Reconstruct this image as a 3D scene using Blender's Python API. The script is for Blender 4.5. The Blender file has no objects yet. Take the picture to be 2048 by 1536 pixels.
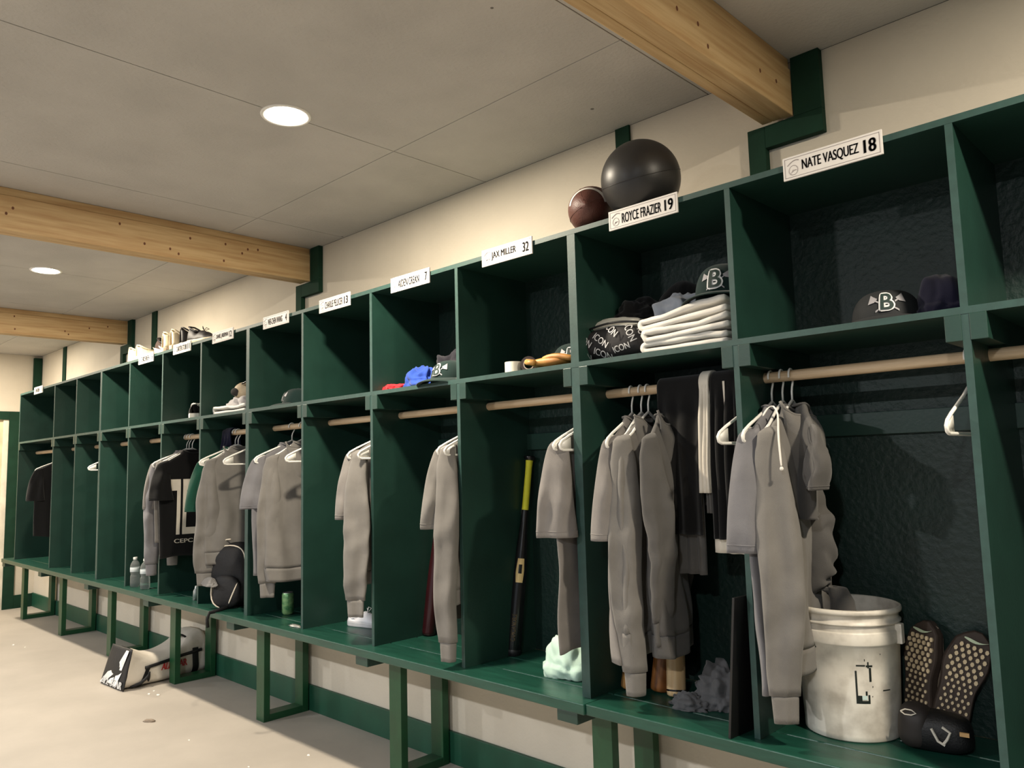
import bpy, bmesh, math, random
from mathutils import Vector, Matrix, noise
random.seed(7)
S = bpy.context.scene
COL = S.collection
# ---------------------------------------------------------------- camera, world, lights, exposure
FZ = 0.61            # bench top height; everything is written relative to the bench top and lifted by FZ at the end
PI = math.pi
def cam_setup():
    f, yaw, pitch, roll = 1554.26, 0.7717, 0.1040, -0.0265
    cy, sy, cp, sp = math.cos(yaw), math.sin(yaw), math.cos(pitch), math.sin(pitch)
    fwd = Vector((-sy*cp, cy*cp, sp)); right = Vector((cy, sy, 0)); up = right.cross(fwd)
    cr, sr = math.cos(roll), math.sin(roll)
    r = right*cr + up*sr; u = -right*sr + up*cr
    cd = bpy.data.cameras.new('camera'); co = bpy.data.objects.new('camera', cd); COL.objects.link(co)
    M = Matrix((r, u, -fwd)).transposed().to_4x4(); M.translation = Vector((1.753, -2.126, 0.7948+FZ))
    co.matrix_world = M
    cd.sensor_width = 36; cd.lens = f*36/2048; cd.clip_start = .05; cd.clip_end = 100
    S.camera = co
cam_setup()
w = bpy.data.worlds.new('world'); S.world = w; w.use_nodes = True
w.node_tree.nodes['Background'].inputs[0].default_value = (.80, .88, 1.0, 1)
w.node_tree.nodes['Background'].inputs[1].default_value = .3
S.view_settings.view_transform = 'Standard'; S.view_settings.look = 'None'
S.view_settings.gamma = 1; S.view_settings.use_curve_mapping = False
S.view_settings.exposure = 0.70
LAMP_W = (46, 62); LAMP_COL = ((1.0, .875, .69), (.96, .98, 1.0))
LAMPS = [(x, y) for y in (-.645, -4.1) for x in (2.25, -.875, -4.0, -7.1)]

# ---------------------------------------------------------------- materials
def lin(c):
    return tuple((x/12.92 if x <= .04045 else ((x+.055)/1.055)**2.4) for x in (v/255 for v in c)) + (1,)
MC = {}
def mat(name, rgb, rough=.6, var=.12, scale=8, bump=0, bscale=60, rgb2=None, metal=0, spec=.5, sheen=0, stretch=None, lo=.35, hi=.65):
    if name in MC: return MC[name]
    m = bpy.data.materials.new(name); m.use_nodes = True; nt = m.node_tree; N = nt.nodes; L = nt.links
    b = N['Principled BSDF']; b.inputs['Roughness'].default_value = rough; b.inputs['Metallic'].default_value = metal
    b.inputs['Specular IOR Level'].default_value = spec
    if sheen: b.inputs['Sheen Weight'].default_value = sheen; b.inputs['Sheen Roughness'].default_value = .5
    tc = N.new('ShaderNodeTexCoord'); mp = N.new('ShaderNodeMapping'); L.new(tc.outputs['Object'], mp.inputs[0])
    if stretch: mp.inputs['Scale'].default_value = stretch
    c = lin(rgb)
    nz = N.new('ShaderNodeTexNoise'); nz.inputs['Scale'].default_value = scale; nz.inputs['Detail'].default_value = 6
    L.new(mp.outputs[0], nz.inputs[0])
    r = N.new('ShaderNodeValToRGB'); L.new(nz.outputs[0], r.inputs[0])
    r.color_ramp.elements[0].position = lo; r.color_ramp.elements[1].position = hi
    c2 = lin(rgb2) if rgb2 else tuple(min(1, v*(1+var)) for v in c[:3])+(1,)
    r.color_ramp.elements[0].color = c if rgb2 else tuple(v*(1-var) for v in c[:3])+(1,)
    r.color_ramp.elements[1].color = c2
    L.new(r.outputs[0], b.inputs['Base Color'])
    if bump:
        n2 = N.new('ShaderNodeTexNoise'); n2.inputs['Scale'].default_value = bscale; n2.inputs['Detail'].default_value = 4
        L.new(mp.outputs[0], n2.inputs[0])
        bp = N.new('ShaderNodeBump'); bp.inputs['Strength'].default_value = bump; bp.inputs['Distance'].default_value = .004
        L.new(n2.outputs[0], bp.inputs['Height']); L.new(bp.outputs[0], b.inputs['Normal'])
    MC[name] = m; return m
def add_specks(m, scale, thr, rgb, w=1.0):
    """small dark marks of their own shape (screw heads, knots) over the base colour"""
    nt = m.node_tree; N = nt.nodes; L = nt.links; b = N['Principled BSDF']
    src = b.inputs['Base Color'].links[0].from_socket
    tc = N.new('ShaderNodeTexCoord'); v = N.new('ShaderNodeTexVoronoi'); v.inputs['Scale'].default_value = scale
    L.new(tc.outputs['Object'], v.inputs[0])
    lt = N.new('ShaderNodeMath'); lt.operation = 'LESS_THAN'; lt.inputs[1].default_value = thr; L.new(v.outputs['Distance'], lt.inputs[0])
    ml = N.new('ShaderNodeMath'); ml.operation = 'MULTIPLY'; ml.inputs[1].default_value = w; L.new(lt.outputs[0], ml.inputs[0])
    mx = N.new('ShaderNodeMixRGB'); L.new(ml.outputs[0], mx.inputs[0]); L.new(src, mx.inputs[1]); mx.inputs[2].default_value = lin(rgb)
    L.new(mx.outputs[0], b.inputs['Base Color'])
GREEN = mat('green_paint', (26, 55, 47), .42, .12, 6, .10, 90)
GREENL = mat('green_lit_edge', (40, 68, 63), .5, .12, 30, .06, 120)  # lighter green: light falling on the front edges is put into the colour
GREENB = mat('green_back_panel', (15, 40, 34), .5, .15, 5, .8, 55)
GREENLEG = mat('green_leg_paint', (18, 70, 40), .42, .14, 9, .15, 60)
GREENT = mat('green_trim_paint', (22, 52, 38), .8, .12, 9, .1, 60, spec=.2)
BENCHG = mat('bench_paint', (24, 66, 54), .33, .14, 7, .15, 50, stretch=(1, 6, 6))
CEIL = mat('ceiling_board', (182, 178, 172), .85, .06, 3, .6, 70)
add_specks(CEIL, 3.4, .026, (70, 62, 56), .8)
WALLM = mat('wall_board', (205, 196, 180), .8, .03, 4, .35, 60)
add_specks(WALLM, 5, .012, (120, 110, 98), .7)
FLOORM = mat('concrete_floor', (168, 160, 150), .62, .07, 2.2, .25, 25)
WOOD = mat('beam_timber', (206, 176, 130), .6, .0, 5, .15, 30, rgb2=(182, 146, 100), stretch=(9, .55, 9))
DOWEL = mat('dowel_wood', (206, 182, 150), .5, .0, 6, .1, 30, rgb2=(184, 156, 122), stretch=(.8, 12, 12))
DARK = mat('gap_dark', (25, 22, 20), .9)
WHITE = mat('white_plastic', (236, 234, 228), .35, .02)
PLATE = mat('sign_white', (214, 210, 206), .45, .01)
INK = mat('sign_ink', (30, 28, 30), .6, .05)
INKG = mat('sign_grey_ink', (140, 132, 132), .6, .05)
def cloth(name, rgb, var=.07, rough=.9): return mat('cloth_'+name, rgb, rough, var, 14, .25, 500, sheen=.15, spec=.2)
GREY = cloth('grey', (114, 111, 107)); GREYL = cloth('grey_light', (122, 118, 115)); GREYC = cloth('grey_cool', (113, 112, 115))
GREYD = cloth('grey_dark', (84, 82, 80)); BLK = cloth('black', (13, 13, 14)); CREAM = cloth('cream', (214, 206, 192))
WHT = cloth('white', (226, 222, 214)); NAVY = cloth('navy', (22, 22, 44)); BLUE = cloth('blue', (44, 74, 160)); RED = cloth('red', (200, 34, 44))
MINT = cloth('mint', (196, 224, 208)); SLATE = cloth('slate', (82, 90, 104)); DGREEN = cloth('dark_green', (20, 66, 52)); CAPG = cloth('cap_green', (22, 42, 40))

# ---------------------------------------------------------------- helpers
def tag(o, label=None, cat=None, group=None, kind=None):
    if label: o['label'] = label
    if cat: o['category'] = cat
    if group: o['group'] = group
    if kind: o['kind'] = kind
    return o
def empty(name, loc=(0, 0, 0), rot=(0, 0, 0), label=None, cat=None, group=None):
    o = bpy.data.objects.new(name, None); COL.objects.link(o); o.location = loc; o.rotation_euler = rot
    o.empty_display_size = .1
    return tag(o, label, cat, group)
class MB:
    def __init__(s): s.v = []; s.f = []
    def add(s, vs, fs):
        n = len(s.v); s.v += [tuple(v) for v in vs]; s.f += [tuple(i+n for i in f) for f in fs]; return s
    def box(s, x0, x1, y0, y1, z0, z1):
        return s.add([(x, y, z) for x in (x0, x1) for y in (y0, y1) for z in (z0, z1)],
                     [(0, 1, 3, 2), (4, 6, 7, 5), (0, 4, 5, 1), (2, 3, 7, 6), (0, 2, 6, 4), (1, 5, 7, 3)])
    def rings(s, R, closed=True, cap0=False, cap1=False):
        n = len(R[0]); vs = [p for r in R for p in r]; fs = []
        for i in range(len(R)-1):
            for j in range(n if closed else n-1):
                k = (j+1) % n; fs.append((i*n+j, i*n+k, (i+1)*n+k, (i+1)*n+j))
        if cap0: fs.append(tuple(range(n))[::-1])
        if cap1: fs.append(tuple((len(R)-1)*n+j for j in range(n)))
        return s.add(vs, fs)
    def tube(s, path, r, n=8, ra=1.0, closed=False, caps=True):
        P = [Vector(p) for p in path]; m = len(P); R = []
        up = None
        for i in range(m):
            if closed: t = (P[(i+1) % m]-P[i-1]).normalized()
            else: t = (P[min(i+1, m-1)]-P[max(i-1, 0)]).normalized()
            if up is None:
                up = Vector((1, 0, 0)) if abs(t.x) < .8 else Vector((0, 0, 1))
            up = (up-t*up.dot(t)).normalized(); sd = t.cross(up)
            rr = r[i] if isinstance(r, (list, tuple)) else r
            R.append([P[i]+(up*math.cos(2*PI*k/n)*ra+sd*math.sin(2*PI*k/n))*rr for k in range(n)])
        if closed: R.append(R[0])
        return s.rings(R, True, caps and not closed, caps and not closed)
    def lathe(s, prof, n=32, cx=0, cy=0, cap0=False, cap1=False):
        return s.rings([[(cx+r*math.cos(2*PI*k/n), cy+r*math.sin(2*PI*k/n), z) for k in range(n)] for r, z in prof], True, cap0, cap1)
    def prism(s, poly, M, depth):
        """poly in local XY, extruded along local +Z by depth, placed with matrix M"""
        n = len(poly); vs = [M @ Vector((x, y, 0)) for x, y in poly]+[M @ Vector((x, y, depth)) for x, y in poly]
        fs = [tuple(range(n))[::-1], tuple(range(n, 2*n))]+[(i, (i+1) % n, n+(i+1) % n, n+i) for i in range(n)]
        return s.add(vs, fs)
    def build(s, name, m, parent=None, smooth=False, bevel=0, M=None, solid=0, sub=0, label=None):
        me = bpy.data.meshes.new(name); vs = s.v
        if M is not None: vs = [tuple(M @ Vector(v)) for v in vs]
        me.from_pydata(vs, [], s.f); me.update()
        bm = bmesh.new(); bm.from_mesh(me); bmesh.ops.recalc_face_normals(bm, faces=bm.faces); bm.to_mesh(me); bm.free()
        me.materials.append(m)
        if smooth: me.polygons.foreach_set('use_smooth', [True]*len(me.polygons))
        o = bpy.data.objects.new(name, me); COL.objects.link(o)
        if parent: o.parent = parent
        if bevel:
            b = o.modifiers.new('b', 'BEVEL'); b.width = bevel; b.segments = 2; b.limit_method = 'ANGLE'
        if solid:
            b = o.modifiers.new('s', 'SOLIDIFY'); b.thickness = solid; b.offset = 0
        if sub:
            b = o.modifiers.new('u', 'SUBSURF'); b.levels = sub; b.render_levels = sub
        if label: o['label'] = label
        return o
def box(name, m, b, parent=None, bevel=.0015, **k): return MB().box(*b).build(name, m, parent, bevel=bevel, **k)
def nz(x, y=0, z=0): return noise.noise(Vector((x, y, z)))
def sstep(a, b, x):
    t = max(0, min(1, (x-a)/(b-a))); return t*t*(3-2*t)
def interp(tab, x):
    if x <= tab[0][0]: return tab[0][1]
    for (a, va), (b, vb) in zip(tab, tab[1:]):
        if x <= b:
            t = (x-a)/(b-a); t = t*t*(3-2*t); return va+(vb-va)*t
    return tab[-1][1]
def copy_tree(o, parent=None):
    c = o.copy(); COL.objects.link(c)
    if parent: c.parent = parent
    for ch in list(o.children): copy_tree(ch, c)
    return c
_dg = None
def text_geo(txt, width, height, bold=0.0, cuts=0, space=1.0):
    """letters as a mesh in the XY plane, origin at the lower left, scaled to width x height"""
    cu = bpy.data.curves.new('t', 'FONT'); cu.body = txt; cu.size = 1; cu.space_character = space
    o = bpy.data.objects.new('t', cu); COL.objects.link(o)
    dg = bpy.context.evaluated_depsgraph_get(); me = bpy.data.meshes.new_from_object(o.evaluated_get(dg))
    bm = bmesh.new(); bm.from_mesh(me)
    if cuts:
        bmesh.ops.triangulate(bm, faces=bm.faces)
        for _ in range(cuts): bmesh.ops.subdivide_edges(bm, edges=[e for e in bm.edges if e.calc_length() > .12], cuts=1, use_grid_fill=False); bmesh.ops.triangulate(bm, faces=bm.faces)
    vs = [v.co.copy() for v in bm.verts]; bm.verts.index_update(); fs = [tuple(v.index for v in f.verts) for f in bm.faces]; bm.free()
    bpy.data.objects.remove(o); bpy.data.curves.remove(cu); bpy.data.meshes.remove(me)
    if bold:   # heavier strokes: the same letters again, shifted by the stroke gain
        n0 = len(vs); base = list(vs); bf = list(fs); vs = []; fs = []
        dirs = [(math.cos(k*PI/4), math.sin(k*PI/4)) for k in range(8)]+[(0, 0)] if bold > .06 else [(-1, 0), (0, 0), (1, 0)]
        for i, (dx, dy) in enumerate(dirs):
            vs += [v+Vector((dx*bold, dy*bold, 0)) for v in base]; fs += [tuple(q+i*n0 for q in f) for f in bf]
    x0 = min(v.x for v in vs); x1 = max(v.x for v in vs); y0 = min(v.y for v in vs); y1 = max(v.y for v in vs)
    sx = width/(x1-x0) if width else height/(y1-y0); sy = height/(y1-y0)
    return [((v.x-x0)*sx, (v.y-y0)*sy) for v in vs], fs
def flat_text(txt, width, height, fn, bold=0, cuts=0):
    vs, fs = text_geo(txt, width, height, bold, cuts); return MB().add([fn(x, y) for x, y in vs], fs)

# ---------------------------------------------------------------- the setting
X0, X1, YW, YF, ZF, ZC = -8.2, 4.2, .43, -6.2, -.61, 2.17
tag(MB().box(X0-.2, X1+.2, YF-.2, YW+.2, ZF-.1, ZF).build('floor', FLOORM), kind='structure')
cm = MB()
xs = [X0, -7.69, -6.47, -5.25, -4.03, -2.096, -.876, .344, 1.564, 2.784, X1]; ys = [YF, -5.0, -2.565, -.125, YW]
for a, b in zip(xs, xs[1:]):
    for c, d in zip(ys, ys[1:]): cm.box(a+.002, b-.002, c+.002, d-.002, ZC, ZC+.012)
tag(cm.build('ceiling', CEIL, bevel=.001), kind='structure')
tag(box('trim_1', DARK, (X0-.2, X1+.2, YF-.2, YW+.2, ZC+.0125, ZC+.1), bevel=0), kind='structure')  # ceiling slab, a dark backing that shows through the panel gaps
tag(MB().box(X0-.2, X1+.2, YW, YW+.15, ZF, ZC).build('wall_back', WALLM), kind='structure')
wl = MB().box(X0-.15, X0, .14, YW, ZF, ZC).box(X0-.15, X0, -1.0, .14, 1.44, ZC).box(X0-.15, X0, YF, -1.0, ZF, ZC)
tag(wl.build('wall_left', WALLM), kind='structure')
tag(MB().box(X1, X1+.15, YF, YW, ZF, ZC).build('wall_right', GREENT), kind='structure')
wf = MB().box(X0, X1, YF-.15, YF, 1.75, ZC)
for a, b in ((X0, X0+.7), (-4.5, -3.9), (-.9, -.3), (X1-1.0, X1)): wf.box(a, b, YF-.15, YF, ZF, 1.75)
tag(wf.build('wall_front', GREENT), kind='structure')
# end wall door with green casing
d1 = empty('door_1', (0, 0, 0)); tag(d1, kind='structure')
box('door_panel', mat('door_cream', (206, 192, 160), .5), (X0-.06, X0-.02, -.98, .08, ZF, 1.438), d1)
box('door_stop', mat('door_stop_cream', (222, 214, 196), .5), (X0-.05, X0+.002, .08, .14, ZF, 1.44), d1)
tag(MB().box(X0, X0+.02, .13, .235, ZF, 1.53).box(X0, X0+.02, -1.1, .13, 1.44, 1.53).build('trim_2', GREENT, bevel=.002), kind='structure')
tag(MB().box(X0, X0+.018, .235, YW, ZF, -.47).build('baseboard_left', GREENT, bevel=.002), kind='structure')
tag(MB().box(X0, X0+.04, .345, .425, 1.55, 2.14).build('trim_3', GREENT, bevel=.002), kind='structure')
tag(MB().box(X0, X1, YW-.018, YW, ZF, -.465).build('baseboard_back', mat('green_baseboard', (22, 74, 54), .5, .1, 7, .1), bevel=.002), kind='structure')
k = 4
for a, b in ((-7.40, -7.30), (-4.985, -4.885), (-.087, -.017)):
    tag(box('trim_%d' % k, GREENT, (a, b, YW-.012, YW, 1.55, ZC)), kind='structure'); k += 1
for bx in (.62, -2.485, -5.54):
    m = MB().box(bx-.115, bx-.05, YW-.03, YW, 1.3, 1.96).box(bx-.05, bx+.155, YW-.03, YW, 1.88, 1.96).box(bx+.0565, bx+.155, YW-.03, YW, 1.96, ZC)
    tag(m.build('trim_%d' % k, GREENT, bevel=.002), kind='structure'); k += 1
for i, bx in enumerate((.62, -2.485, -5.54)):
    t = empty('ceiling_beam', (bx, 0, 1.965), label=['nearest pale timber ceiling beam, at the upper right above the locker with the number 18 plate',
        'middle pale timber ceiling beam with knots, meeting the wall above the number 13 plate', 'farthest pale timber ceiling beam, behind the shoes on the locker top'][i],
        cat='beam', group='timber ceiling beams')
    m = MB()
    for a, b in ((-.056, -.019), (-.018, .018), (.019, .056)): m.box(a, b, YF+.02, YW-.03, 0 if a < .01 else -.003, .165)
    o = m.build('laminated_plies', WOOD, t, bevel=.003)
    box('top_plate', WOOD, (-.05, .05, YF+.02, YW-.03, .166, .204), t)
    m = MB(); rr = random.Random(i+3)
    for q in range(26):
        y = rr.uniform(-3.5, .3); z = rr.uniform(.02, .15)
        m.add([(.0565, y+math.cos(a)*.006, z+math.sin(a)*.008) for a in [j*PI/4 for j in range(8)]], [tuple(range(8))])
    m.build('knots', mat('knot_brown', (104, 62, 36), .7), t)
# recessed ceiling lights
LENS = bpy.data.materials.new('lamp_lens'); LENS.use_nodes = True
bb = LENS.node_tree.nodes['Principled BSDF']; bb.inputs['Emission Color'].default_value = (1, .93, .80, 1); bb.inputs['Emission Strength'].default_value = 30
for i, (x, y) in enumerate(LAMPS):
    t = empty('recessed_light', (x, y, ZC), label=['round recessed ceiling light', 'larger glowing round recessed ceiling light, nearest the camera', 'smaller glowing round recessed ceiling light beyond the middle beam', 'round recessed ceiling light'][i % 4] if i in (1, 2) else
        'round recessed ceiling light outside the view', cat='ceiling light', group='round recessed ceiling lights')
    MB().lathe([(.078, -.001), (.078, -.004), (.092, -.006), (.096, -.002), (.096, .0)], 40).build('trim_ring', WHITE, t, smooth=True)
    MB().lathe([(.078, -.0015), (.0005, -.0015)], 40).build('lens', LENS, t)
    ld = bpy.data.lights.new('lamp', 'AREA'); ld.shape = 'DISK'; ld.size = .15; ld.energy = LAMP_W[i//4]; ld.color = LAMP_COL[i//4]
    lo = bpy.data.objects.new('lamp', ld); COL.objects.link(lo); lo.parent = t; lo.location = (0, 0, -.008)

# ---------------------------------------------------------------- lockers
BAY = .61; TH = .018; YB = .42; ZT = 1.621; ZS = 1.153
def xk(k): return k*BAY
def locker_bank(x0, x1, divs, label, rods=True):
    """upright dividers at divs (inner ones single), end panels at x0 and x1"""
    t = empty('locker_bank', (x0, .2, 0), label=label, cat='lockers', group='green plywood locker banks')
    O = Vector((-x0, -.2, 0))
    def P(name, m, b, bevel=.0015, **kk):
        return MB().box(*b).build(name, m, t, bevel=bevel, M=Matrix.Translation(O), **kk)
    for nm, f0, zz in (('top_panel', -.0005, ZT+TH), ('shelf', -.001, ZS)):
        o = P(nm, GREEN, (x0, x1, .003, YB, zz-TH, zz)); e = MB().box(x0, x1, f0, .0034, zz-TH, zz).build('front_edge', GREENL, o, M=Matrix.Translation(O))
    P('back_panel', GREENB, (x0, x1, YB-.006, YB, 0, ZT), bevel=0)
    allx = [(x0, x0+TH)]+[(d-TH/2, d+TH/2) for d in divs]+[(x1-TH, x1)]
    for a, b in allx:
        nm = 'side_panel' if a == x0 or b == x1 else 'divider'
        o = MB().box(a, b, .003, YB-.006, 0, ZT).build(nm, GREEN, t, M=Matrix.Translation(O))
        MB().box(a, b, 0, .0035, 0, ZT).build('front_edge', GREENL, o)
        o.children[0].data.transform(Matrix.Translation(O))
    for i, (a, b) in enumerate(allx):
        for s, cx in ((-1, a-.038), (1, b)):
            if (i == 0 and s < 0) or (i == len(allx)-1 and s > 0): continue
            P('shelf_cleat', GREENL if False else GREEN, (cx, cx+.038, -.002, YB-.006, ZS-TH-.066, ZS-TH))
    P('back_rail', GREEN, (x0+TH, x1-TH, YB-.024, YB-.006, .86, .93))
    for (a, b), (c, d) in zip(allx, allx[1:]):
        MB().tube([(b, .165, 1.045), (c, .165, 1.045)], .0165, 20).build('hanging_rod', DOWEL, t, smooth=False, M=Matrix.Translation(O))
    return t
locker_bank(-7.23, -4.88, [-6.09, -5.48], 'green plywood locker bank at the far end beside the door wall')
locker_bank(-4.88, -2.44, [xk(-7), xk(-6)-.005, xk(-5)-.01], 'green plywood locker bank under the shoes, holding the white-lettered black jersey')
locker_bank(-2.44, 0.0, [xk(-3)-.012, xk(-2)-.012, xk(-1)-.015], 'green plywood locker bank holding the black bat with the yellow grip')
locker_bank(0.0, 2.45, [xk(1)+.014, xk(2)+.02, xk(3)], 'green plywood locker bank with the white bucket, nearest the camera')

# bench sections
LEGX = [-7.33, -6.106, -4.877, -3.665, -2.45, -1.19, .008, 1.23, 2.45]
def bench(x0, x1, legs, label, zt=0.0, y0=-.058):
    t = empty('bench', (x0, .2, ZF), label=label, cat='bench', group='green bench sections under the lockers')
    T = Matrix.Translation((-x0, -.2, -ZF))
    for a, b in ((y0, .088), (.094, .24), (.246, .412)):
        MB().box(x0, x1, a, b, zt-.036, zt-.0005).build('plank', BENCHG, t, bevel=.003, M=T)
    for lx in legs:
        MB().box(lx-.09, lx, y0+.004, .41, zt-.074, zt-.036).build('crosspiece', GREEN, t, bevel=.002, M=T) if lx > x0 else None
        f = MB().box(lx-.088, lx, .12, .158, ZF, zt-.074)
        f.build('leg', GREENLEG, t, bevel=.002, M=T)
        MB().box(lx-.088, lx, .366, .404, ZF, zt-.074).build('leg', GREENLEG, t, bevel=.002, M=T)
        MB().box(lx-.088, lx, .158, .366, ZF, ZF+.038).build('foot_rail', GREENLEG, t, bevel=.002, M=T)
    return t
bench(-7.45, -3.757, [x for x in LEGX if x < -3.7], 'far bench section, behind the duffel bag and towards the door wall')
bench(-3.755, 0.04, [x for x in LEGX if -3.7 < x < .03], 'middle bench section, under the backpack and the black bat', y0=-.066)
bench(0.042, 2.6, [x for x in LEGX if x > .05], 'near bench section, under the white bucket')

# ---------------------------------------------------------------- name plates
def plate(x, txt, label, plain=False, z=1.588):
    t = empty('name_plate', (x, -.006, z), label=label, cat='name plate', group='white name plates along the locker top')
    box('board', PLATE, (0, .275, -.003, .003, 0, .068), t, bevel=.0012)
    m = MB()
    for a in ((.006, .269, .006, .0072), (.006, .269, .0608, .062), (.006, .0072, .006, .062), (.2678, .269, .006, .062)):
        m.box(a[0], a[1], -.0036, -.0031, a[2], a[3])
    m.build('border_line', INKG, t)
    e = MB()
    e.tube([(.031+.013*math.cos(a), -.0034, .026+.014*math.sin(a)) for a in [j*PI/8 for j in range(16)]], .0007, 4, closed=True)
    e.tube([(.014+.034*s, -.0034, .042+.012*math.sin(s*PI*.7)) for s in [j/8 for j in range(9)]], .0012, 4)
    for s in range(5): e.tube([(.024+.003*s, -.0034, .018+.002*s), (.030+.003*s, -.0034, .028-.001*s)], .0005, 4)
    e.build('emblem', INKG, t)
    name, num = txt.rsplit(' ', 1)
    wn = min(.158, .0136*len(name))
    flat_text(name, wn, .034, lambda a, b: (.056+a, -.0037, .016+b), .034).build('lettering', INK, t)
    flat_text(num, .017*len(num), .037, lambda a, b: (.262-.018*len(num)+a, -.0037, .015+b), .045).build('number', INK, t)
PL = [(.81, 'NATE VASQUEZ 18', 'white name plate with the number 18, nearest the camera'), (.18, 'ROYCE FRAZIER 19', 'white name plate with the number 19, in front of the big black ball'),
      (-.458, 'JAX MILLER 32', 'white name plate with the number 32'), (-1.063, 'AIDEN CREAN 7', 'white name plate with the number 7'),
      (-1.666, 'CHARLIE PELLICER 13', 'white name plate with the number 13'), (-2.247, 'WEI-CHEN WANG 4', 'white name plate with the number 4'),
      (-2.885, 'DANIEL JABERMAN 12', 'white name plate with the number 12, just right of the black shoes'), (-3.475, 'CARTER STOBI 11', 'white name plate in front of the taller cream shoes'),
      (-4.085, 'CHRIS BREEN 5', 'white name plate in front of the leftmost cream shoes'), (-6.715, 'SAM GREEN 5', 'white name plate at the far left end of the lockers')]
for p in PL: plate(*p)
# ---------------------------------------------------------------- hangers and clothes
RY, RZ, RR = .165, 1.045, .0165
def hanger(x, label, yaw=0, half=.228, tilt=0, m=WHITE):
    """plastic clothes hanger hooked over the rod; the arms lie across the rod"""
    t = empty('clothes_hanger', (x, RY, RZ), (tilt, 0, yaw), label, 'hanger', 'white plastic clothes hangers')
    R = .0205; hk = []
    for a in [math.radians(d) for d in range(200, -31, -15)]: hk.append((0, R*math.cos(a)*1.0, R*math.sin(a)))
    hk += [(0, .013, -.022), (0, .004, -.037), (0, 0, -.05), (0, 0, -.078)]
    MB().tube(hk, .0033, 8).build('hook', m, t, smooth=True)
    P = []
    for s in (1, -1):
        arm = [(0, s*.004, -.078), (0, s*.06, -.105), (0, s*(half-.05), -.152), (0, s*(half-.012), -.170), (0, s*half, -.183), (0, s*(half-.005), -.197), (0, s*(half-.02), -.202)]
        P = P+arm if s == 1 else P+arm[::-1]
    sm = []
    for i in range(len(P)):
        a, b = Vector(P[i]), Vector(P[(i+1) % len(P)]); sm += [a, a.lerp(b, .5)]
    mb = MB().tube(sm, .0048, 8, closed=True)
    for s in (1, -1):
        q = [(0, s*(half-.06), -.157), (0, s*(half-.012), -.174), (0, s*(half-.004), -.184), (0, s*(half-.01), -.196), (0, s*(half-.06), -.199)]
        mb.add([(-.0015, y, z) for _, y, z in q]+[(.0015, y, z) for _, y, z in q], [(0, 1, 2, 3, 4), (9, 8, 7, 6, 5)]+[(i, (i+1) % 5, 5+(i+1) % 5, 5+i) for i in range(5)])
    mb.build('arms', m, t, smooth=True)
    return t
class Torso:
    """surface of a hanging shirt body: x is the thin direction, y lies along the hanger"""
    def __init__(s, L, seed, thick=.028, wide=.235, fold=.012, neck=.07, sag=0):
        s.L, s.seed, s.th, s.wd, s.fo, s.nk, s.sag = L, seed, thick, wide, fold, neck, sag
    def w(s, z):
        return interp([(-s.L, s.wd*.97), (-.32, s.wd), (-.26, s.wd-.012), (-.20, .208), (-.175, .19), (-.15, .145), (-.115, s.nk+.02), (-.088, s.nk)], z)
    def sh(s, y, z):
        d = -z-.1; A = s.fo*sstep(.05, .5, d)
        q = y*26+s.seed*3+2.2*nz(z*2.2, s.seed); return A*(math.sin(q)*.8+.55*math.sin(y*47+s.seed*1.7+z*4+2*nz(y*5, z*4, s.seed))+.5*(1-2*abs(math.sin(y*15+s.seed+1.5*nz(z*3, s.seed, 2)))))+.014*nz(y*6, z*5, s.seed*2.1)*sstep(.0, .2, d)
    def t(s, y, z):
        w = s.w(z); q = max(0, 1-(y/w)**2)
        th = interp([(-s.L, s.th*1.15), (-.5, s.th), (-.25, s.th*.9), (-.12, .016), (-.088, .012)], z)
        return th*(q**.42)
    def pt(s, y, z, side):
        return Vector((side*s.t(y, z)+s.sh(y, z), y, z+s.sag*0))
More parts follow.
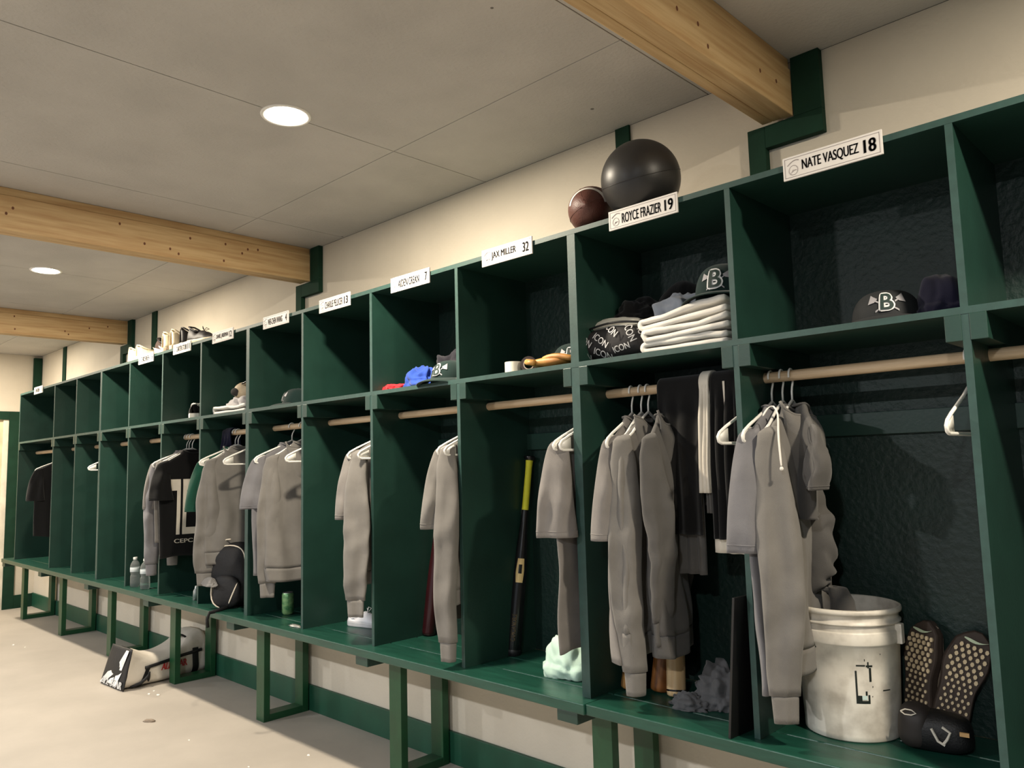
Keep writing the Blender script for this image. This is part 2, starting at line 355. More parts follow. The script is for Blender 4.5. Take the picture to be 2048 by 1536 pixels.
def garment(x, name, label, cat, L=.78, m=GREY, sl='short', slen=.33, hood=False, seed=1, yaw=0, hem=None, cuffm=None, thick=.028, fold=.012,
            group=None, collar=True, sw=(.075, .085), splay=.02, sx=0, phi=25, neck=.07, wide=.235, farsleeve=True, hoodx=.05, string=False, drop=0):
    t = empty(name, (x, RY, RZ-drop), (0, 0, yaw), label, cat, group)
    T = Torso(L, seed, thick, wide, fold, neck)
    zl = [-.088, -.096, -.106, -.118, -.132, -.148, -.165, -.182, -.2, -.22, -.25]+[-.25-(L-.25)*i/26 for i in range(1, 27)]
    R = []; n = 72
    for z in zl:
        w_ = T.w(z); ring = []
        for k_ in range(n):
            a = 2*PI*k_/n; y = w_*math.cos(a); sd = math.sin(a)
            q = T.pt(y*.9999, z, 1 if sd >= 0 else -1)
            ring.append((q.x, y, z-.02*sstep(.0, L, -z)*(nz(y*5, seed*3.3))))
        R.append(ring)
    MB().rings(R).build('body', m, t, smooth=True, solid=.0018)
    if hem:
        R = []
        for i in range(6):
            z = -L-hem*i/5; ring = []
            for k_ in range(n):
                a = 2*PI*k_/n; y = T.w(-L)*(.985-.05*sstep(0, 1, i/5))*math.cos(a); sd = math.sin(a)
                q = T.pt(y*.97, -L, 1 if sd >= 0 else -1); ring.append((q.x*.98, y, z-.02*nz(y*5, seed*3.3)))
            R.append(ring)
        MB().rings(R).build('waistband', m, t, smooth=True, solid=.003)
    # sleeves
    for s in ((-1, 1) if farsleeve else (-1,)):
        ns = 30; R = []; fa = math.radians(phi)*(1 if s < 0 else -1)
        for i in range(ns+1):
            u = i/ns; z = -.180-u*slen; yc = s*(.198+splay*u+.012*math.sin(u*3)); xc = sx*u
            if sl == 'short': hw = .03+(sw[1]-.03)*min(1, u*1.05)**.6; ht = .010+.016*sstep(0, .6, u)
            else: hw = interp([(0, .030), (.10, .042), (.40, sw[0]), (.62, sw[0]*.94), (.9, sw[1]), (1, sw[1]*.9)], u); ht = interp([(0, .014), (.3, .024), (.85, .024), (1, .018)], u)
            if sl == 'long': xc += .018*(math.sin(u*5+seed)-math.sin(seed))*u*(1-u)*2; yc += .010*nz(u*3, seed*5)
            ring = []
            for k_ in range(28):
                a = 2*PI*k_/28; wv = hw*math.cos(a); tv = ht*math.sin(a)
                f = (.007*math.sin(wv*62+seed+2.4*nz(u*2.5, seed, s))+.004*(1-2*abs(math.sin(wv*48+seed*2+u*2.5)))+.014*nz(wv*9, u*(6 if sl == 'long' else 3), seed+s))*sstep(.03, .35, u)
                if sl == 'long': f += .009*math.sin(u*34+wv*26+seed+2*nz(u*4, seed))*sstep(.3, .55, u)*sstep(1., .8, u)*max(0, nz(u*6, seed, 4)+.4)
                tv += f
                # wide axis leans from the y direction towards x
                px = xc+wv*math.sin(fa)+tv*math.cos(fa); py = yc+wv*math.cos(fa)*(1 if s > 0 else 1)-tv*math.sin(fa)
                zz = z
                ring.append((px, py, zz))
            R.append(ring)
        def shrink(r, q, dy, dz):
            cx = sum(p[0] for p in r)/len(r); cy = sum(p[1] for p in r)/len(r)
            return [(cx+(p[0]-cx)*q, cy+(p[1]-cy)*q-s*dy, p[2]+dz) for p in r]
        RT = [shrink(R[0], .25, .040, .022), shrink(R[0], .6, .022, .016), shrink(R[0], .88, .007, .007)]
        MB().rings(RT+R, True, True, False).build('sleeve', m, t, smooth=True, solid=.0018)
        if sl == 'long' and cuffm is not False:
            R2 = []; c0 = R[-1]; cx = sum(p[0] for p in c0)/28; cy = sum(p[1] for p in c0)/28; z0 = c0[0][2]
            for i in range(6):
                q = .86-.10*i/5
                R2.append([(cx+(p[0]-cx)*q, cy+(p[1]-cy)*q, z0+.004-.078*i/5) for p in c0])
            MB().rings(R2).build('cuff', cuffm or m, t, smooth=True, solid=.003)
        elif sl == 'short':
            R2 = [[(p[0], p[1], p[2]) for p in R[-4]]]
            MB().tube([Vector(p) for p in R[-3]], .0022, 5, closed=True).build('hem_seam', m, t, smooth=True)
    if collar:
        c = []
        for k_ in range(28):
            a = 2*PI*k_/28; y = neck*math.cos(a); c.append((.022*math.sin(a), y*1.0, -.092-.02*(1-math.cos(a)**2)*(1 if math.sin(a) > 0 else .2)))
        MB().tube(c, .006, 6, closed=True, ra=.6).build('collar', cuffm or m, t, smooth=True)
    if hood:
        R = []
        for i in range(15):
            v = i/14; zz = -.082-.24*v; ring = []
            for k_ in range(25):
                a = -PI/2+PI*k_/24
                rad = math.sqrt(max(0.0, 1-(v**2.4)))
                yy = .125*math.sin(a)*(.62+.38*rad)*(1-.35*v); xx = .012+hoodx*1.5*math.cos(a)*(.25+.75*rad)*(.55+.9*v*(1-v)*1.8)
                xx += .008*nz(yy*14, zz*12, seed); ring.append((xx, yy, zz-.055*math.cos(a)*(1-v)-.012*math.sin(a*3+seed)*(1-v)))
            R.append(ring)
        MB().rings(R, closed=False).build('hood', m, t, smooth=True, solid=.004)
        MB().tube([Vector(p) for p in R[0]], .0045, 6).build('hood_rim', m, t, smooth=True)
    if string:
        for q, ln in ((-.03, .20), ):
            pth = [Matrix.Rotation(-yaw, 3, 'Z') @ (Vector(q_)-Vector((x, RY, RZ))) for q_ in STR]
            o = MB().tube(pth, .0032, 8).build('drawstring', WHT, t, smooth=True, sub=1)
            MB().lathe([(.0005, -.004), (.005, -.002), (.0055, .003), (.003, .007)], 10).build('knot', WHT, o, smooth=True, M=Matrix.Translation(pth[-1]))
    return t, T
STR = [(.716, -.040, .912), (.716, -.005, .941), (.733, .0, .949), (.752, -.01, .922), (.765, -.05, .873), (.774, -.065, .816), (.778, -.068, .764)]
def drape(x, w_, front, back, m, name, label, cat, group=None, thick=.006, seed=1, fan=.0, rz=RZ, y=RY, lift=0, rad=.024, stripe=None, slope=0, wave=.006):
    """cloth folded over the rod: w_ wide along the rod, hanging front and back"""
    t = empty(name, (x, y, rz), label=label, cat=cat, group=group)
    path = []
    for i in range(26): path.append((-rad, -front*(1-i/25.0), -1))
    for i in range(1, 12): a = PI-PI*i/12; path.append((rad*math.cos(a), rad*math.sin(a), 0))
    for i in range(20): path.append((rad, -back*i/19.0, 1))
    R = []
    for (py, pz, sd) in path:
        d = max(0, -pz); row = []
        for k_ in range(25):
            v = k_/24-.5; xx = v*w_*(1+fan*d); 
            yy = py*(1+lift*d)+(wave*math.sin(v*17+seed)+.010*nz(v*4, d*4, seed))*sstep(0, .12, d)
            if sd < 0: yy -= .02*sstep(0, .3, d)
            row.append((xx, yy, pz+slope*v*(1 if d > 0 else 0)*min(1, d*4)))
        R.append(row)
    MB().rings(R, closed=False).build('folded_cloth', m, t, smooth=True, solid=thick)
    if stripe:
        for v0, v1, sm in stripe:
            rows = [[(r[0][0]+(r[-1][0]-r[0][0])*v, r[min(24, int(v*24))][1]-(.009 if py[2] < 0 else 0), r[0][2]) for v in (v0, v1)] for r, py in zip(R[:26], path[:26])]
            MB().rings(rows, closed=False).build('stripe', sm, t, solid=.001)
    return t
G1 = 'grey t-shirts on hangers'; G2 = 'grey long-sleeved sweatshirts on hangers'
# bay under the number 18 plate
hanger(.650, 'white hanger carrying the grey t-shirt beside the bucket', .06)
garment(.655, 't_shirt', 'grey short-sleeved t-shirt hanging leftmost under the number 18 plate', 't-shirt', L=.90, m=GREYC, slen=.335, seed=2, yaw=.08, group=G1, sw=(.05, .062), sx=-.012, phi=60, thick=.024, fold=.016, wide=.225)
hanger(.685, 'white hanger carrying the grey hooded sweatshirt beside the bucket', .1, .18)
garment(.705, 'hooded_sweatshirt', 'grey hooded sweatshirt with a white drawstring hanging beside the white bucket', 'sweatshirt', L=.80, m=GREY, sl='long', slen=.72, hood=True, seed=5, yaw=.12, hem=.07,
        group=G2, sw=(.060, .046), phi=66, string=True, splay=-.005, thick=.034, sx=-.0, neck=.05, hoodx=.062, wide=.215, farsleeve=False)
hanger(.715, 'white hanger carrying the darker grey shirt above the bucket', .1, .13)
garment(.735, 't_shirt', 'darker grey short-sleeved shirt turned outwards behind the hooded sweatshirt, above the bucket', 't-shirt', L=.42, m=GREYD, slen=.16, hood=False, seed=9, yaw=.62, group=None,
        sw=(.055, .060), phi=10, farsleeve=False, splay=-.03, thick=.03, wide=.13, hoodx=.05)
# crumpled sleeve that dips into the bucket
t = empty('trousers', (.745, .215, .36), label='crumpled grey trouser leg with a ribbed cuff dipping into the white bucket', cat='trousers')
R = []; P = [(-.040, .01, .50), (-.030, 0, .40), (-.014, 0, .32), (0, -.008, .24), (.010, -.012, .16), (.004, -.012, .10), (-.012, -.006, .05), (0, 0, .030), (.024, 0, .052), (.046, 0, .050), (.060, 0, .015), (.062, 0, -.05)]
def pathat(P, u):
    f = u*(len(P)-1); i = min(int(f), len(P)-2); return Vector(P[i]).lerp(Vector(P[i+1]), f-i)
NR = 84
for i in range(NR+1):
    u = i/NR; p = pathat(P, u); fold = sstep(.06, .3, u)*(1-sstep(.62, .7, u))
    r = interp([(0, .036), (.3, .042), (.5, .040), (.62, .028), (.78, .028), (1, .036)], u)
    R.append([(p[0]+(r+fold*(.007*math.sin(u*75+1.2*math.sin(a*2+u*9))+.010*nz(math.cos(a)*2, math.sin(a)*2, u*9)))*math.cos(a), p[1]+r*.7*math.sin(a)*(1+.12*math.sin(2*a+u*20)),
               p[2]+fold*.012*math.sin(a*2+u*26)+(.022*math.cos(a) if u > .66 else 0)*0) for a in [2*PI*k_/30 for k_ in range(30)]])
MB().rings(R[:-16]).build('leg', GREYD, t, smooth=True, solid=.002)
MB().rings(R[-17:]).build('cuff', GREYD, t, smooth=True, solid=.003)
# bay under the number 19 plate
hanger(.12, 'white hanger carrying the grey t-shirt, leftmost under the number 19 plate', .22)
garment(.12, 't_shirt', 'grey short-sleeved t-shirt hanging leftmost under the number 19 plate', 't-shirt', L=.90, m=GREYL, slen=.325, seed=3, yaw=.26, group=G1, sw=(.05, .06), sx=-.015, phi=60, thick=.020, fold=.014)
hanger(.16, 'white hanger carrying the grey hooded sweatshirt under the number 19 plate', .2, .18)
garment(.17, 'hooded_sweatshirt', 'grey hooded sweatshirt in front of the two wooden bats, under the number 19 plate', 'sweatshirt', L=.80, m=GREY, sl='long', slen=.74, hood=True, seed=7, yaw=.22, hem=.07, group=G2,
        sw=(.056, .044), phi=58, splay=-.01, thick=.030, hoodx=.03, sx=.01, neck=.05)
hanger(.19, 'white hanger carrying the shade-toned grey sweatshirt under the number 19 plate', .15, .18)
garment(.25, 'sweatshirt', 'grey sweatshirt in a shade-darkened tone behind the hooded one, above the wooden bats', 'sweatshirt', L=.80, m=GREYD, sl='long', slen=.58, hood=True, seed=11, yaw=.35, hem=.07, group=G2,
        sw=(.055, .045), phi=40, thick=.04, splay=-.05, farsleeve=True, wide=.18, hoodx=.035, cuffm=GREYD)  # darker grey carries this garment's shade in its colour
GP = 'clothes folded over the rod under the number 19 plate'
drape(.335, .165, .49, .42, BLK, 'folded_trousers', 'wide black folded trousers over the rod under the number 19 plate', 'trousers', GP, seed=2, thick=.008, rad=.032, lift=.2)
drape(.355, .10, .62, .40, GREYD, 'folded_trousers', 'dark grey trouser leg showing below the black folded trousers', 'trousers', GP, seed=5, y=RY+.012, rad=.018)
drape(.437, .034, .355, .30, CREAM, 'folded_trousers', 'cream folded trousers hanging narrowly between the black ones', 'trousers', GP, seed=3, thick=.012, fan=.4, rad=.038, wave=.012)
drape(.452, .04, .42, .30, GREYD, 'folded_trousers', 'short dark grey end of cloth below the cream trousers', 'trousers', GP, seed=13, thick=.004, rad=.026)
drape(.505, .09, .50, .40, BLK, 'folded_trousers', 'black folded trousers with a thin cream stripe, right of the cream ones', 'trousers', GP, seed=8, thick=.01, rad=.034, stripe=[(.52, .60, CREAM)], wave=.012)
drape(.505, .12, .545, .2, CREAM, 'folded_cloth', 'cream cloth hem peeking out below the black striped trousers', 'trousers', GP, seed=4, thick=.004, rad=.016)
hanger(.585, 'empty-looking white hanger end at the right of the black striped trousers', 0)
# bay under the number 32 plate
hanger(-.06, 'white hanger carrying the grey t-shirt under the number 32 plate', 0)
garment(-.062, 't_shirt', 'grey short-sleeved t-shirt under the number 32 plate, right of the black bat', 't-shirt', L=.9, m=GREYL, slen=.325, seed=13, group=G1, sw=(.05, .072), phi=55, thick=.014, yaw=.0, sx=-.0, fold=.007)
hanger(-.03, 'second white hanger at the right side under the number 32 plate', 0)
# bay under the number 7 plate
hanger(-.69, 'left white hanger under the number 7 plate', 0)
garment(-.69, 't_shirt', 'grey short-sleeved t-shirt in front of the dark red bat', 't-shirt', L=.86, m=GREY, slen=.32, seed=17, group=G1, sw=(.05, .068), phi=50, sx=-.02, thick=.016, fold=.008)
hanger(-.645, 'right white hanger under the number 7 plate', 0)
garment(-.662, 'sweatshirt', 'grey long-sleeved sweatshirt right of the dark red bat', 'sweatshirt', L=.74, m=GREY, sl='long', slen=.76, seed=19, group=G2, sw=(.05, .042), phi=48, hem=.06, thick=.022, sx=.01, fold=.008)
# bay under the number 13 plate
hanger(-1.335, 'left white hanger under the number 13 plate', 0)
garment(-1.335, 't_shirt', 'grey short-sleeved t-shirt under the number 13 plate', 't-shirt', L=.62, m=GREYL, slen=.30, seed=23, group=G1, sw=(.045, .055), phi=45, sx=-.02, thick=.014, fold=.006)
hanger(-1.25, 'right white hanger under the number 13 plate', 0)
garment(-1.285, 'sweatshirt', 'grey long-sleeved sweatshirt in front of the white shoe', 'sweatshirt', L=.72, m=GREY, sl='long', slen=.66, seed=29, group=G2, sw=(.066, .056), phi=60, hem=.06, thick=.02, sx=.0, fold=.006)
# bay under the number 4 plate
hanger(-2.23, 'left white hanger under the number 4 plate', .0)
garment(-2.235, 't_shirt', 'grey short-sleeved t-shirt under the number 4 plate', 't-shirt', L=.8, m=GREYC, slen=.27, seed=31, group=G1, sw=(.06, .07), phi=25, sx=-.02, thick=.022)
hanger(-2.12, 'middle white hanger under the number 4 plate', .0, .19)
garment(-2.09, 'hooded_sweatshirt', 'grey hooded sweatshirt above the green drink can', 'sweatshirt', L=.76, m=GREY, sl='long', slen=.66, seed=37, hood=True, group=G2, sw=(.06, .05), phi=30, hem=.07, thick=.04, hoodx=.03, sx=-.05, splay=-.005)
hanger(-1.90, 'rightmost white hanger under the number 4 plate', .0)
# bay under the number 12 plate
drape(-2.98, .11, .36, .3, NAVY, 'folded_cloth', 'black cloth folded over the rod beside the backpack bay hangers', 'cloth', seed=6, rad=.03, wave=.014)
hanger(-2.92, 'leftmost white hanger above the backpack', 0)
garment(-2.93, 't_shirt', 'dark green t-shirt behind the grey hooded sweatshirt above the backpack', 't-shirt', L=.7, m=DGREEN, slen=.30, seed=41, sw=(.06, .07), phi=20, sx=-.03, thick=.02)
hanger(-2.88, 'middle white hanger above the backpack', 0, .19)
garment(-2.83, 'hooded_sweatshirt', 'grey hooded sweatshirt hanging over the black backpack', 'sweatshirt', L=.72, m=GREY, sl='long', slen=.66, seed=43, hood=True, group=G2, sw=(.07, .062), phi=25, hem=.07, thick=.045, hoodx=.03, sx=-.04, splay=.005)
hanger(-2.60, 'rightmost white hanger above the backpack', 0)
# bay with the black jersey
hanger(-3.64, 'leftmost white hanger beside the black jersey', 0)
garment(-3.645, 'sweatshirt', 'grey long-sleeved shirt left of the black jersey, beside the water bottles', 'sweatshirt', L=.78, m=GREYC, sl='long', slen=.66, seed=47, group=G2, sw=(.05, .045), phi=20, thick=.02, sx=-.0)
garment(-3.66, 't_shirt', 'grey short-sleeved t-shirt behind the black jersey', 't-shirt', L=.62, m=GREYL, slen=.30, seed=49, group=G1, sw=(.05, .055), phi=20, thick=.012, wide=.22, farsleeve=False, sx=.0)
hanger(-3.60, 'middle white hanger beside the black jersey', 0, .2)
garment(-3.58, 'sweatshirt', 'grey long-sleeved sweatshirt just behind the black jersey', 'sweatshirt', L=.7, m=GREY, sl='long', slen=.60, seed=51, group=G2, sw=(.05, .045), phi=20, thick=.016, splay=-.09)
hanger(-3.55, 'white hanger carrying the black jersey', 0, .19)
tj, T = garment(-3.53, 'jersey', 'black short-sleeved jersey with large white block lettering', 'jersey', L=.80, m=BLK, slen=.24, seed=53, sw=(.065, .075), phi=10, thick=.03, fold=.006, sx=.03, splay=.02, wide=.225)
def onT(y, z): q = T.pt(max(-.2, min(.2, y)), z, 1); return (q.x+.0045, y, z)
def strip(polys, name, m, parent):
    mb = MB()
    for (y0, y1, z0, z1) in polys:
        ny = max(2, int((y1-y0)/.012)); nn = max(2, int((z1-z0)/.03))
        mb.add([onT(y0+(y1-y0)*i/ny, z0+(z1-z0)*j/nn) for j in range(nn+1) for i in range(ny+1)],
               [(j*(ny+1)+i, j*(ny+1)+i+1, (j+1)*(ny+1)+i+1, (j+1)*(ny+1)+i) for j in range(nn) for i in range(ny)])
    mb.build(name, m, parent)
strip([(-.19, -.095, -.36, -.285), (-.118, -.095, -.65, -.36)], 'white_number', CREAM, tj)
strip([(-.080, .10, -.36, -.285), (-.080, -.056, -.65, -.36), (-.056, .10, -.65, -.605)], 'white_number', CREAM, tj)
vs, fs = text_geo('CEPC', .12, .026, .02, 1)
MB().add([onT(-.13+a, -.705+b) for a, b in vs], fs).build('lettering', CREAM, tj)
# far bays
hanger(-4.93, 'empty white hanger in the otherwise empty third far bay', 0)
hanger(-6.37, 'white hanger at the far left end of the lockers', 0)
garment(-6.36, 't_shirt', 'black t-shirt hanging in the far left end bay', 't-shirt', L=.78, m=BLK, slen=.28, seed=61, sw=(.06, .075), phi=20, thick=.03)
hanger(1.195, 'single empty white hanger at the far right beside the shoes bay divider', .0)
# ---------------------------------------------------------------- soft lumps, caps, shoes, bats
def crumple(name, c, size, m, seed, label, cat, amp=.35, freq=2.2, rot=0, group=None, level=5, edge=0, part='cloth_pile'):
    t = empty(name, c, (0, 0, rot), label, cat, group)
    bm = bmesh.new(); bmesh.ops.create_icosphere(bm, subdivisions=level, radius=1)
    for v in bm.verts:
        d = v.co.normalized(); q = d*freq+Vector((seed*3.1, seed*1.7, seed))
        wv = noise.noise_vector(q*.8)*.7
        g = q+wv*1.1
        r = 1+amp*(.55*noise.noise(q*.7)+.16*math.sin(4.2*g.x+2*g.z+seed)+.13*math.sin(5.5*g.y-3*g.z+seed*2)-.17*abs(math.sin(3.1*g.z+2.3*g.x+1.6*wv.y*3))+.05*math.sin(11*g.x+7*g.y))
        p = d*r; p.z = max(p.z, -.35+.05*noise.noise(q*3))
        if p.z < 0: p.x *= 1.12; p.y *= 1.12
        v.co = Vector((p.x*size[0], p.y*size[1], (p.z+.35)/1.35*size[2]))
    mb = MB(); bm.verts.index_update(); mb.v = [tuple(v.co) for v in bm.verts]; mb.f = [tuple(v.index for v in f.verts) for f in bm.faces]; bm.free()
    mb.build(part, m, t, smooth=True)
    return t
def foldcloth(name, x0, x1, y0, y1, z0, gap, m, seed, label, layers=2, tilt=0, th=.016, cat='folded clothes', group=None, xt=0):
    t = empty(name, ((x0+x1)/2, (y0+y1)/2, z0), (0, tilt, 0), label, cat, group)
    hx = (x1-x0)/2; hy = (y1-y0)/2; P = []
    for l in range(layers):
        z = th/2+l*gap; e = [(-hx+gap/2, z), (hx-gap/2, z)]
        if l % 2 == 0: e = e[::-1]
        n = 16; P += [(e[0][0]+(e[1][0]-e[0][0])*i/n, z) for i in range(n+1)]
        if l < layers-1:
            s = -1 if l % 2 == 0 else 1
            P += [(s*(hx-gap/2)+s*gap/2*math.sin(a), z+gap/2-gap/2*math.cos(a)) for a in [PI*i/8 for i in range(1, 8)]]
    R = []
    for j in range(17):
        y = -hy+2*hy*j/16
        R.append([(x+.006*nz(y*9, z*30, seed), y+.01*nz(x*8, z*20, seed+2), z+(.014*nz(x*8, y*8, seed+z*9)+.005*nz(x*22, y*22, seed)+.004)*(1 if z > .01 else .2)) for x, z in P])
    MB().rings(R, closed=False).build('folded_layers', m, t, smooth=True, solid=th)
    return t
def B_emblem(parent, cx, cz, R, h, cyc, tilt=0, ang0=-PI/2, k=1.0):
    """letter B with two small axes, laid on a dome of radius R around the parent's local origin"""
    def on(a, b, off):
        # a sideways, b upwards measured on the dome surface
        th = ang0+a/R; sp = min(.985, max(0, (b-.012)/(R*k*1.02))); rr_ = R*(1-sp*sp)**.3+off
        return Vector((rr_*math.cos(th), rr_*math.sin(th), b))
    def txt(s, w_, hh, ox, oy, off, m, nm, bold):
        vs, fs = text_geo(s, w_, hh, bold, 2); MB().add([on(ox+a, oy+b, off) for a, b in vs], fs).build(nm, m, parent)
    wht = mat('emblem_white', (222, 222, 222), .6); gr = mat('emblem_grey', (150, 148, 152), .6); dk = mat('emblem_green', (24, 46, 42), .7)
    mb = MB()
    for s in (-1, 1):
        hd = [(.026, .004), (.052, .018), (.052, -.010), (.034, -.006)]
        n = 6
        g = [[on(s*(hd[0][0]+(hd[1][0]-hd[0][0])*i/n), cz+h*.62+hd[0][1]+(hd[1][1]-hd[0][1])*i/n, .002) for i in range(n+1)],
             [on(s*(hd[3][0]+(hd[2][0]-hd[3][0])*i/n), cz+h*.62+hd[3][1]+(hd[2][1]-hd[3][1])*i/n, .002) for i in range(n+1)]]
        mb.rings(g, closed=False)
        g = [[on(s*(.034-.012*i/4), cz+h*.62-h*.14*i/4+q, .0015) for i in range(5)] for q in (-.0025, .0025)]
        mb.rings(g, closed=False); g = [[on(-s*(.018+.012*i/4), cz+h*.12-h*.16*i/4+q, .0015) for i in range(5)] for q in (-.0025, .0025)]
        mb.rings(g, closed=False)
    mb.build('axe_heads', gr, parent)
    txt('B', h*.84, h*1.12, -h*.42, cz-h*.06, .0035, wht, 'letter_outline', .08)
    txt('B', h*.66, h*.95, -h*.33, cz+h*.025, .0060, dk, 'letter', .02)
def cap(c, rot, label, m=CAPG, emblem=True, R=.09, h=.050, tilt=0, hz=1.0, group=None):
    t = empty('ball_cap', c, (tilt, 0, rot), label, 'cap', group)
    prof = [(R*max(0, math.cos(a))**.6, R*hz*1.02*math.sin(a)+.012) for a in [PI/2*i/20 for i in range(21)]]
    prof = [(R, 0)]+prof[:-1]+[(.001, R*hz*1.02+.012)]
    cr = MB().lathe(prof, 48).build('crown', m, t, smooth=True)
    MB().lathe([(.001, R*hz*1.02+.017), (.007, R*hz*1.02+.015), (.008, R*hz*1.02+.010)], 12).build('button', m, t, smooth=True)
    rows = []
    for j in range(7):
        v = j/6; row = []
        for i in range(21):
            a = -PI*.5+(-.5+i/20)*2.1
            r = R+.002+v*.068*math.cos((i/20-.5)*2.1*.75)
            row.append((r*math.cos(a), r*math.sin(a), .012-.016*v*v-.02*((i/20-.5)*2)**2*v+.006))
        rows.append(row)
    MB().rings(rows, closed=False).build('brim', m, t, smooth=True, solid=.003)
    if emblem: B_emblem(t, 0, .034, R+.001, h, 0, k=hz)
    return t
def shoe(name, c, rotm, label, um, sm, cm=None, L=.29, W=.052, group=None, laces=True, cat='shoe', lacem=None, scale=1, swoosh=None, swm=None, high=.0):
    """toe +X, up +Z, sole on z=0, centred on the middle of its length"""
    t = empty(name, c, label=label, cat=cat, group=group); t.rotation_euler = rotm; t.scale = (scale,)*3
    def hw(u): return W*interp([(0, .55), (.08, .80), (.25, .82), (.45, .78), (.7, 1.0), (.88, .86), (.96, .55), (1, .18)], u)
    def off(u): return .010*math.sin(u*PI)*(-1)
    R = []
    for z, g in ((0, .94), (.006, 1), (.020, 1.03), (.030, .99)):
        r = []
        us = [i/20 for i in range(21)]
        for u in us: r.append(((u-.5)*L*(1 if z else .985), off(u)+hw(u)*g, z+.008*max(0, u-.8)*5*(1-z*10)+.006*(1-u)*(z > .01)))
        for u in us[::-1]: r.append(((u-.5)*L*(1 if z else .985), off(u)-hw(u)*g, z+.008*max(0, u-.8)*5*(1-z*10)+.006*(1-u)*(z > .01)))
        R.append(r)
    MB().rings(R, True, True, True).build('sole', sm, t, smooth=False, bevel=.002)
    R = []
    for i in range(25):
        u = i/24; x = (u-.5)*L*.985; top = interp([(0, .094+high), (.08, .10+high), (.2, .082+high), (.36, .080), (.45, .088), (.6, .078), (.8, .056), (.93, .046), (1, .036)], u)
        op = sstep(.02, .08, u)*(1-sstep(.33, .42, u)); w0 = hw(u)*.97; ring = []
        for j in range(21):
            a = PI*j/20; yy = math.cos(a); zz = math.sin(a)
            ww = w0*(1-.38*(zz**2)) ; z = .024+(top-.024)*(zz**.75 if zz > 0 else 0)
            if op > 0 and zz > .80: z -= op*.035*(zz-.80)/.20*1.4
            ring.append((x, off(u)+ww*(abs(yy)**.75)*(1 if yy > 0 else -1), z))
        R.append(ring)
    MB().rings(R, False).build('upper', um, t, smooth=True, solid=.003)
    MB().tube([(x*L, off(.2)+y*W, z) for x, y, z in [(-.475, 0, .099+high), (-.44, .42, .096+high), (-.36, .55, .084+high), (-.22, .55, .078+high*.5), (-.10, .40, .084), (-.07, 0, .088), (-.10, -.40, .084), (-.22, -.55, .078+high*.5), (-.36, -.55, .084+high), (-.44, -.42, .096+high)]], .0055, 7, closed=True).build('collar', cm or um, t, smooth=True)
    if laces:
        m = MB()
        for i in range(5):
            x = (-.04+.055*i)*L; z = .090-.009*i
            m.tube([(x, -.028, z-.008), (x+.004, 0, z+.002), (x, .028, z-.008)], .0026, 5)
        m.tube([(-.02*L, 0, .092), (-.05*L, .02, .115), (-.01*L, .035, .105), (0, .005, .092)], .0022, 5)
        m.tube([(-.02*L, 0, .092), (.01*L, -.02, .116), (.06*L, -.03, .098), (0, -.005, .092)], .0022, 5)
        m.build('laces', lacem or cm or um, t, smooth=True)
    if swoosh:
        for s in (-1, 1):
            P = []
            for q, (a, b) in enumerate([(.30, .055), (.38, .042), (.5, .044), (.72, .062), (.5, .050), (.40, .050)]): P.append((a, b))
            mb = MB(); r1 = []; r2 = []
            for a, b0, b1 in ((.30, .052, .056), (.38, .038, .050), (.48, .038, .050), (.6, .046, .054), (.72, .060, .061)):
                r1.append(((a-.5)*L, off(a)+s*(hw(a)*.93+.003), b0)); r2.append(((a-.5)*L, off(a)+s*(hw(a)*.88+.003), b1))
            mb.rings([r1, r2], False).build('side_stripe', swm, t)
    return t, hw, off, L
def bat(c, rx, ry, label, m, gripm=None, knobm=None, L=.84, rb=.0325, rot=0, capm=None, griplen=.25, group='baseball bats standing in the lockers', rh=.0125):
    """barrel end on z=0, handle up"""
    t = empty('baseball_bat', c, (rx, ry, rot), label, 'bat', group)
    prof = [(.001, 0), (rb*.75, .001), (rb*.95, .006), (rb, .018), (rb, .22), (rb*.93, .32), (rb*.72, .45), (rb*.5, .54), (rh*1.08, .62), (rh, .70), (rh, L-.02)]
    MB().lathe(prof, 32).build('barrel', m, t, smooth=True)
    MB().lathe([(rh+.0015, L-griplen), (rh+.0022, L-griplen+.004), (rh+.002, L-.05), (rh+.004, L-.018)], 20).build('grip', gripm or m, t, smooth=True)
    MB().lathe([(rh+.002, L-.022), (.023, L-.012), (.025, L-.004), (.022, L), (.001, L+.001)], 24).build('knob', knobm or m, t, smooth=True)
    if capm: MB().lathe([(.001, -.002), (rb+.0012, -.001), (rb+.0016, .02), (rb+.0002, .024)], 32).build('end_cap', capm, t, smooth=True)
    return t

# ---- bats
TAN = mat('bat_tan', (176, 132, 78), .35, 0, 5, 0, rgb2=(150, 104, 58), stretch=(12, 12, 1)); BRN = mat('bat_brown', (150, 98, 52), .35, 0, 5, 0, rgb2=(112, 66, 32), stretch=(12, 12, 1))
ASH = mat('bat_pale_maple', (222, 192, 148), .28, 0, 5, 0, rgb2=(206, 170, 124), stretch=(12, 12, 1)); MAR = mat('bat_maroon', (44, 14, 18), .25, .1)
BBLK = mat('bat_black', (20, 20, 22), .25, .1); YEL = mat('grip_yellow', (206, 204, 48), .7, .05, 20, .3, 90); GOLD = mat('gold_print', (214, 186, 128), .5)
bat((.055, .17, 0), math.radians(-12), math.radians(5), 'tan wooden bat, leftmost of the three wooden bats, mostly behind the grey sleeve', TAN)
b2 = bat((.150, .215, 0), math.radians(-10), math.radians(4), 'brown wooden bat with small dark print, middle of the three wooden bats', BRN)
b3 = bat((.228, .20, 0), math.radians(-10), math.radians(-5), 'pale glossy wooden bat with a thin black ring, rightmost of the three wooden bats', ASH)
MB().lathe([(.0326, .018), (.0332, .019), (.0332, .023), (.0326, .024)], 32).build('black_ring', BBLK, b3)
for i in range(7):
    pass
